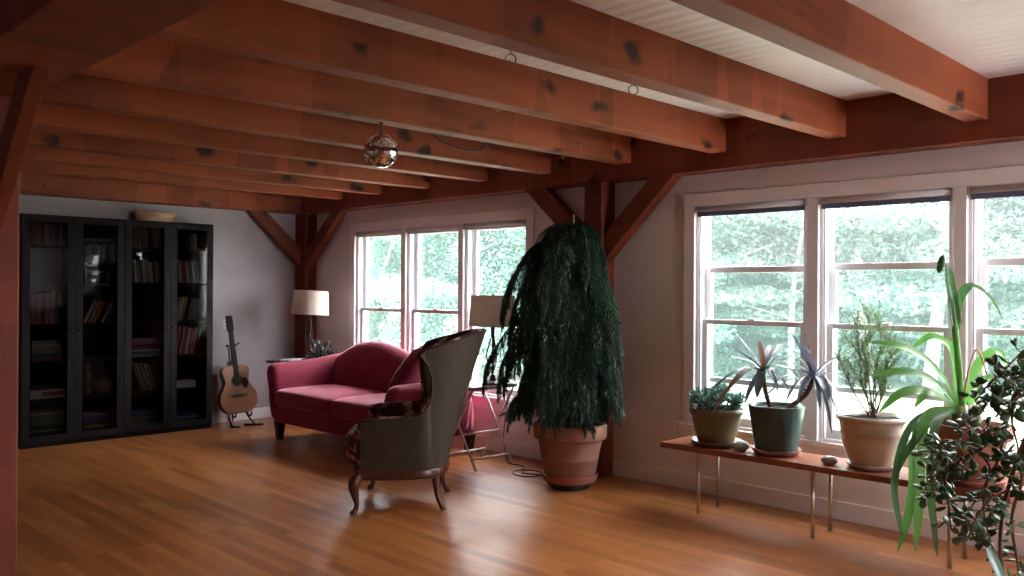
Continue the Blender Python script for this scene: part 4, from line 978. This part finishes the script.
strap([(958, 410, D), (940, 418, 4.36), (931, 445, 4.27), (930, 490, 4.25), (934, 530, 4.25), (937, 557, 4.25)], .044, m_strapd)
strap([(950, 410, 4.4), (925, 428, 4.3), (908, 450, 4.26), (897, 470, 4.25), (893, 490, 4.25)], .034, m_strapd)
b = MB(); b.tube(bez([P(962, 408, D), P(958, 360, D-.02), P(954, 320, D-.03), P(951, 295, D-.03)], 6), [.017-.002*i/18 for i in range(19)], 12); b.build('flower_stalk', m_strap, t, smooth=True)
strap([(955, 325, D-.03), (950, 295, D-.04), (946, 275, D-.04), (941, 262, D-.05)], .058, m_strapd, 'sheath_leaf', .6, .5, 1)
strap([(955, 330, D-.03), (957, 305, D-.04), (964, 291, D-.04), (973, 287, D-.04), (990, 299, D-.05), (1004, 322, D-.06)], .046, m_strapd, 'sheath_leaf', .3, .1, .9)
b = MB(); b.ell(P(941, 264, D-.045), (.020, .020, .048), 12, 10, Matrix.Rotation(.25, 3, 'X')); b.build('flower_bud', m_strapd, t, smooth=True)
b = MB(); b.tube(bez([P(963, 400, 4.44), P(970, 365, 4.42), P(976, 350, 4.41), P(981, 356, 4.40), P(987, 374, 4.40)], 5), .005, 8)
o = b.build('withered_leaf', noisy('withered_pink', (.52, .26, .19, 1), (.60, .34, .26, 1), 9, .7), t, smooth=True); o['label'] = 'withered pinkish folded leaf'
# two smooth stones
m_stone = noisy('grey_pebble', (.45, .43, .42, 1), (.56, .53, .51, 1), 14, .75, .1, dist=.003)
m_stone2 = noisy('speckled_pebble', (.62, .60, .58, 1), (.42, .40, .38, 1), 22, .7, .1, dist=.003)
tag(MB().ell((4.785, 2.79, BZ+.032), (.050, .046, .032), 20, 12, Matrix.Rotation(.4, 3, 'Z')).build('stone', m_stone, smooth=True), 'smooth grey stone on the bench between the olive and teal pots', 'stone')
b = MB().ell((4.80, 2.235, BZ+.022), (.048, .034, .025), 20, 12, Matrix.Rotation(1.9, 3, 'Z') @ Matrix.Rotation(.12, 3, 'X'), .8)
tag(b.build('stone', m_stone2, smooth=True), 'small speckled stone on the bench beside the cream pot', 'stone')

# ---------------------------------------------------------------- jade plant trailing from a stand beside the bench
jx, jy = 4.515, .93; JZ = .66
t = thing('plant_stand', (jx, jy, 0), 'wooden plant stand just outside the right edge, beside the bench', 'plant stand')
MB().lathe([(.0001, JZ-.025), (.15, JZ-.025), (.155, JZ-.02), (.155, JZ-.003), (.152, JZ), (.0001, JZ)], (jx, jy, 0), 36).build('stand_top', m_plank, t, smooth=False, bevel=.002)
for k in range(3):
    a = 2*PI*k/3+.3; MB().tube([(jx+.15*math.cos(a), jy+.15*math.sin(a), 0), (jx+.09*math.cos(a), jy+.09*math.sin(a), JZ-.024)], [.011, .015], 10).build('leg', m_plank, t, smooth=True)
t = thing('potted_jade_plant', (jx, jy, JZ), 'dark jade plant with small round leaves trailing at the right edge', 'plant')
MB().lathe([(.0001, .001), (.085, .001), (.09, .006), (.118, .17), (.12, .19), (.132, .192), (.134, .225), (.122, .226), (.115, .20), (.0001, .20)], (jx, jy, JZ), 40).build('pot', m_terra, t, smooth=True)
MB().lathe([(.0001, .21), (.07, .207), (.117, .203)], (jx, jy, JZ), 24).build('soil', m_soil, t, smooth=True)
m_jade = leafmat('jade_leaf', (.04, .10, .045, 1), (.085, .16, .07, 1), .36, .12, 9, .6)
m_jadep = leafmat('sheen_leaf', (.16, .30, .25, 1), (.2, .36, .30, 1), .3, .15, 9, .6)  # glare on this one leaf is put into its paler colour
m_jstem = noisy('jade_stem', (.10, .06, .035, 1), (.17, .10, .055, 1), 14, .8, .2)
o_ = V((jx, jy, JZ+.19))
paths = [([o_, P(1050, 372, 3.86), P(1018, 392, 3.86), P(1003, 427, 3.88), P(978, 450, 3.92), P(957, 462, 3.96), P(942, 478, 3.98)], .017, .006),
         ([o_, P(1055, 365, 3.84), P(1020, 372, 3.84), P(998, 377, 3.86), P(984, 390, 3.9), P(975, 402, 3.92)], .010, .004),
         ([o_, P(1050, 385, 3.80), P(1022, 396, 3.78), P(1003, 404, 3.8), P(990, 398, 3.84)], .010, .004),
         ([o_, P(1052, 390, 3.80), P(1025, 440, 3.78), P(1008, 490, 3.78), P(1000, 540, 3.78), P(1004, 585, 3.78)], .014, .006),
         ([P(978, 450, 3.92), P(990, 470, 3.88), P(978, 497, 3.86), P(966, 515, 3.86), P(960, 535, 3.86)], .006, .003),
         ([P(960, 460, 3.95), P(948, 468, 3.93), P(945, 490, 3.92), P(949, 508, 3.92), P(951, 528, 3.92)], .006, .003),
         ([P(1025, 440, 3.78), P(1022, 480, 3.74), P(1012, 520, 3.74), P(1018, 565, 3.74), P(1020, 595, 3.74)], .010, .005),
         ([P(1003, 427, 3.88), P(1000, 455, 3.84), P(986, 486, 3.82), P(984, 515, 3.82), P(992, 545, 3.82)], .007, .003),
         ([P(998, 377, 3.86), P(1012, 362, 3.86), P(1022, 352, 3.86)], .005, .003),
         ([P(1018, 392, 3.86), P(1012, 420, 3.80), P(1018, 450, 3.78), P(1012, 475, 3.78)], .007, .003),
         ([P(978, 450, 3.92), P(965, 445, 3.9), P(948, 440, 3.9), P(938, 446, 3.9), P(931, 458, 3.9)], .006, .003),
         ([P(957, 462, 3.96), P(940, 470, 3.94), P(932, 482, 3.93), P(935, 497, 3.93)], .005, .003),
         ([P(1003, 427, 3.88), P(985, 432, 3.84), P(972, 430, 3.83), P(962, 420, 3.83)], .006, .003),
         ([P(1008, 490, 3.78), P(990, 500, 3.75), P(975, 520, 3.75), P(968, 540, 3.75)], .006, .003),
         ([P(1022, 396, 3.78), P(1015, 385, 3.76), P(1008, 372, 3.76)], .005, .003)]
sb = MB(); lb = MB(); rd = random.Random(21)
def jleaf(p, d, L):
    n = (V((rd.gauss(0, .5), rd.gauss(0, .5), rd.gauss(.6, .4)))).normalized(); d = d.normalized(); x = d.cross(n).normalized(); n = x.cross(d)
    Mx = Matrix((d, x, n)).transposed(); b0 = len(lb.v); lb.ell(V((0, 0, 0)), (.5, .5, .5), 8, 6)
    for i in range(b0, len(lb.v)):
        q = lb.v[i]; u = q.x+.5; w = q.y*(.45+.75*u)*.82; lb.v[i] = p+Mx @ V((u*L, w*L, q.z*.22*L+.10*L*(u*u)))
for pts, ra, rb in paths:
    q = bez(pts, 8); n = len(q); sb.tube(q, [ra+(rb-ra)*i/(n-1) for i in range(n)], 8, False)
    L0 = 0; short = len(pts) < 6 and pts[0] is not o_
    for i in range(1, n):
        s = i/(n-1)
        if not short and s < .24: continue
        dens = (1 if rd.random() < .8 else 0) if s < .7 else (1 if rd.random() < .6 else 2)
        for _ in range(dens):
            ax = (q[i]-q[i-1]).normalized(); sd = V((rd.gauss(0, 1), rd.gauss(0, 1), rd.gauss(0, .8))); sd = (sd-ax*sd.dot(ax)).normalized()
            tl = rd.uniform(0, .05); p = q[i]+sd*(.006+tl)
            if tl > .015: sb.tube([q[i], p], .0025, 5, False)
            for k in range(2 if tl > .03 else 1): jleaf(p, sd+ax*rd.uniform(-.2, .8)+V((rd.gauss(0, .4), rd.gauss(0, .4), rd.gauss(0, .4))), rd.uniform(.036, .060))
sb.build('stems', m_jstem, t, smooth=True, fix=False); lb.build('foliage', m_jade, t, smooth=True, fix=False)
o = MB().leaf(bez([P(988, 548, 3.7), P(994, 562, 3.68), P(1002, 580, 3.66), P(1008, 592, 3.66)], 6), .045, up=(-.5, -.5, .5), fold=.3).build('leaf', m_jadep, t, smooth=True, fix=False, subsurf=1); o['label'] = 'pointed leaf with pale blue-green sheen painted in'
# ---------------------------------------------------------------- outdoors
m_grass = noisy('lawn_grass', (.22, .26, .18, 1), (.27, .31, .22, 1), 1.2, .9, .3, dist=.02, spec=.1)
m_forest = noisy('forest_floor', (.08, .14, .05, 1), (.14, .20, .08, 1), 1.5, .95, .3, spec=.1)
GZ = -.55
struct(MB().b2((XW+WT, -40, GZ-.2), (70, 70, GZ)).build('lawn', m_grass))
m_lv = [leafmat('tree_leaf_'+n, c1, c2, .5, .45, .6, .3) for n, c1, c2 in (('fresh', (.13, .24, .19, 1), (.20, .32, .26, 1)), ('deep', (.095, .18, .145, 1), (.15, .245, .20, 1)), ('pale', (.175, .28, .23, 1), (.25, .36, .30, 1)))]
m_trunk = noisy('tree_bark', (.16, .14, .13, 1), (.26, .23, .21, 1), 3, .9, .4, stretch=(4, 4, .6))
def crown_mesh(seed, blobs, n, size):
    """leaf sprays scattered through rounded boughs"""
    rd = random.Random(seed); b = MB()
    for (cx, cy, cz, rx, ry, rz, k) in blobs:
        for i in range(int(n*k)):
            u = V((rd.gauss(0, 1), rd.gauss(0, 1), rd.gauss(0, 1))).normalized()*(rd.random()**.45)
            c = V((cx+u.x*rx, cy+u.y*ry, cz+u.z*rz)); d = V((rd.gauss(0, 1), rd.gauss(0, 1), rd.gauss(-.25, .45))).normalized(); x = d.cross(V((rd.gauss(0, .5), rd.gauss(0, .5), 1))).normalized(); nn = x.cross(d)
            L = size*rd.uniform(.7, 1.3); w = L*rd.uniform(.28, .45)
            b.add([c, c+d*L*.45+x*w-nn*L*.05, c+d*L-nn*L*.15, c+d*L*.45-x*w-nn*L*.05], [(0, 1, 2, 3)])
    return b
def trunk_mb(h, r, seed):
    rd = random.Random(seed); b = MB(); q = bez([(0, 0, 0), (rd.gauss(0, .1), rd.gauss(0, .1), h*.4), (rd.gauss(0, .2), rd.gauss(0, .2), h*.75), (rd.gauss(0, .3), rd.gauss(0, .3), h)], 4)
    b.tube(q, [r*(1-.75*i/12) for i in range(13)], 10)
    for k in range(9):
        i = 3+k % 9; p = q[i]; a = rd.uniform(0, 6.28); L = h*rd.uniform(.14, .26); b.tube(bez([p, p+V((math.cos(a)*L*.5, math.sin(a)*L*.5, L*.15)), p+V((math.cos(a)*L, math.sin(a)*L, L*.30))], 3), [r*.35*(1-.1*j) for j in range(7)], 6)
    return b
def proto(name, seed, blobs, n, size, th, tr, lm):
    t = thing(name, (0, 0, 0), 'tree', 'tree')
    crown_mesh(seed, blobs, n, size).build('foliage', lm, t, fix=False)
    if th: trunk_mb(th, tr, seed).build('trunk', m_trunk, t, smooth=True)
    return t
def layered(seed, h, r0, k=13, lo=.22):
    rd = random.Random(seed); out = []
    for i in range(k):
        s = lo+(1-lo)*i/(k-1); r = r0*(1.1-.75*s)*rd.uniform(.8, 1.2); a = rd.uniform(0, 6.28); o = r*.55
        out.append((math.cos(a)*o, math.sin(a)*o, h*s, r*.75, r*.75, h*.045*rd.uniform(.7, 1.3), 1/k))
    return out
def bushy(seed, h, r, k=9, lo=.1):
    rd = random.Random(seed); out = []
    for i in range(k):
        a = rd.uniform(0, 6.28); o = r*rd.uniform(.1, .7); out.append((math.cos(a)*o, math.sin(a)*o, h*rd.uniform(lo, .9), r*rd.uniform(.35, .6), r*rd.uniform(.35, .6), h*rd.uniform(.12, .22), 1/k))
    return out
pr = [proto('forest_tree', 1, layered(1, 6.8, 2.3, 15, .2), 26000, .105, 6.4, .11, m_lv[0]), proto('forest_tree', 2, layered(2, 8.2, 2.2, 17, .28), 26000, .11, 7.8, .13, m_lv[1]),
      proto('forest_tree', 3, layered(3, 5.6, 2.3, 12, .15), 24000, .10, 5.2, .09, m_lv[2]), proto('leafy_shrub', 4, bushy(4, 2.2, 1.3, 10, .15), 9000, .085, 0, 0, m_lv[0]),
      proto('leafy_tree', 5, bushy(5, 5.6, 2.0, 22, .12), 26000, .09, 4.4, .09, m_lv[0]), proto('leafy_tree', 6, bushy(6, 5.0, 1.9, 20, .1), 24000, .09, 3.9, .08, m_lv[1]),
      proto('forest_shrub', 7, bushy(7, 2.3, 1.6, 10, .12), 12000, .095, 0, 0, m_lv[1])]
used = set()
def plant(i, x, y, s, rz, label, cat='tree', group=None):
    o = pr[i] if i not in used else copy_tree(pr[i]); used.add(i)
    o.location = (x, y, GZ); o.rotation_euler = (0, 0, rz); o.scale = (s, s, s*random.uniform(.92, 1.08)); tag(o, label, cat, group)
    return o
plant(4, 12.6, 17.4, 1.0, .3, 'dense leafy tree outside the sofa window, left panes'); plant(5, 13.9, 15.6, 1.0, 1.3, 'dense leafy tree outside the sofa window, middle panes')
plant(4, 15.3, 14.2, 1.0, 2.4, 'dense leafy tree outside the sofa window, behind the lampshade')
plant(4, 16.0, 20.5, 1.2, 4.0, 'leafy tree farther back outside the sofa window', 'tree', 'trees farther back outside the sofa window'); plant(5, 18.5, 17.5, 1.25, 5.0, 'leafy tree farther back outside the sofa window', 'tree', 'trees farther back outside the sofa window'); plant(5, 13.4, 22.0, 1.25, .7, 'leafy tree farther back outside the sofa window', 'tree', 'trees farther back outside the sofa window')
for k, (x, y, s) in enumerate(((11.6, 14.9, 1.0), (12.7, 13.2, .9), (11.1, 16.6, 1.0), (14.2, 12.6, 1.0))): plant(3, x, y, s, k*1.3, 'green shrub outside, low behind the sofa window panes', 'shrub', 'shrubs outside the sofa window')
rd = random.Random(9)
for rowi, (d0, cnt, t0, t1) in enumerate(((18.5, 8, 52, 86), (23, 10, 48, 88), (29, 12, 34, 90))):
    for i in range(cnt):
        th = math.radians(t0+(t1-t0)*(i+rd.uniform(.25, .75))/cnt); d = d0*rd.uniform(.95, 1.07); x, y = d*math.sin(th), d*math.cos(th)
        plant([0, 1, 2][(i+rowi) % 3], x, y, rd.uniform(.9, 1.1)*(1, 1.15, 1.35)[rowi], rd.uniform(0, 6), ['layered pale green tree at the forest edge beyond the lawn', 'layered tree standing deeper among the forest trees', 'layered tree at the far back of the forest'][rowi], 'tree', ['front forest trees', 'middle forest trees', 'rear forest trees'][rowi])
for i in range(14):
    th = math.radians(50+38*(i+.5)/14); d = rd.uniform(19.5, 22); plant(6, d*math.sin(th), d*math.cos(th), rd.uniform(.8, 1.2), rd.uniform(0, 6), 'low green shrub along the forest edge beyond the lawn', 'shrub', 'shrubs along the forest edge')
for i in range(len(pr)):
    if i not in used: raise RuntimeError('unused prototype')
# ---------------------------------------------------------------- light
w = bpy.data.worlds.new('sky'); bpy.context.scene.world = w; w.use_nodes = True
bg = w.node_tree.nodes['Background']; bg.inputs[0].default_value = SKYC; bg.inputs[1].default_value = SKY
sun = bpy.data.lights.new('sun', 'SUN'); sun.energy = SUN; sun.angle = .6; sun.color = (1, .97, .9)
so = bpy.data.objects.new('sun', sun); C.objects.link(so); d = V((.62, -.15, -.80)).normalized(); so.rotation_euler = d.to_track_quat('-Z', 'Y').to_euler(); so.location = (-5, 0, 12)
sc = bpy.context.scene
sc.view_settings.view_transform = 'Standard'; sc.view_settings.look = 'None'; sc.view_settings.gamma = 1; sc.view_settings.exposure = EXPO; sc.view_settings.use_curve_mapping = False
cy = sc.cycles
cy.use_denoising = True; cy.max_bounces = 14; cy.diffuse_bounces = 8; cy.glossy_bounces = 5; cy.transmission_bounces = 6; cy.transparent_max_bounces = 16
cy.sample_clamp_indirect = 8; cy.caustics_reflective = False; cy.caustics_refractive = False
cy.use_adaptive_sampling = False; cy.sample_clamp_indirect = 4; cy.denoising_prefilter = 'ACCURATE'; cy.denoising_input_passes = 'RGB_ALBEDO_NORMAL'
# sampling portals in the window openings (they give off no light of their own, they only steer the sky sampling)
for x, (y0, y1), (z0, z1), d in ((XW+WT+.02, W1, (ZS, ZT), -1), (XW+WT+.02, W2, (ZS, ZT), -1))+tuple((XL-WT-.02, (h[0], h[1]), (h[2], h[3]), 1) for h in LEFT_WIN):
    L = bpy.data.lights.new('window_portal', 'AREA'); L.shape = 'RECTANGLE'; L.size = z1-z0; L.size_y = y1-y0; L.cycles.is_portal = True
    o = bpy.data.objects.new('window_portal', L); C.objects.link(o); o.location = (x, (y0+y1)/2, (z0+z1)/2); o.rotation_euler = (0, PI/2 if d < 0 else -PI/2, 0)
for h in FILL_WIN:
    L = bpy.data.lights.new('window_portal', 'AREA'); L.shape = 'RECTANGLE'; L.size = h[1]-h[0]; L.size_y = h[3]-h[2]; L.cycles.is_portal = True
    o = bpy.data.objects.new('window_portal', L); C.objects.link(o); o.location = ((h[0]+h[1])/2, YF-WT-.02, (h[2]+h[3])/2); o.rotation_euler = (PI/2, 0, 0)
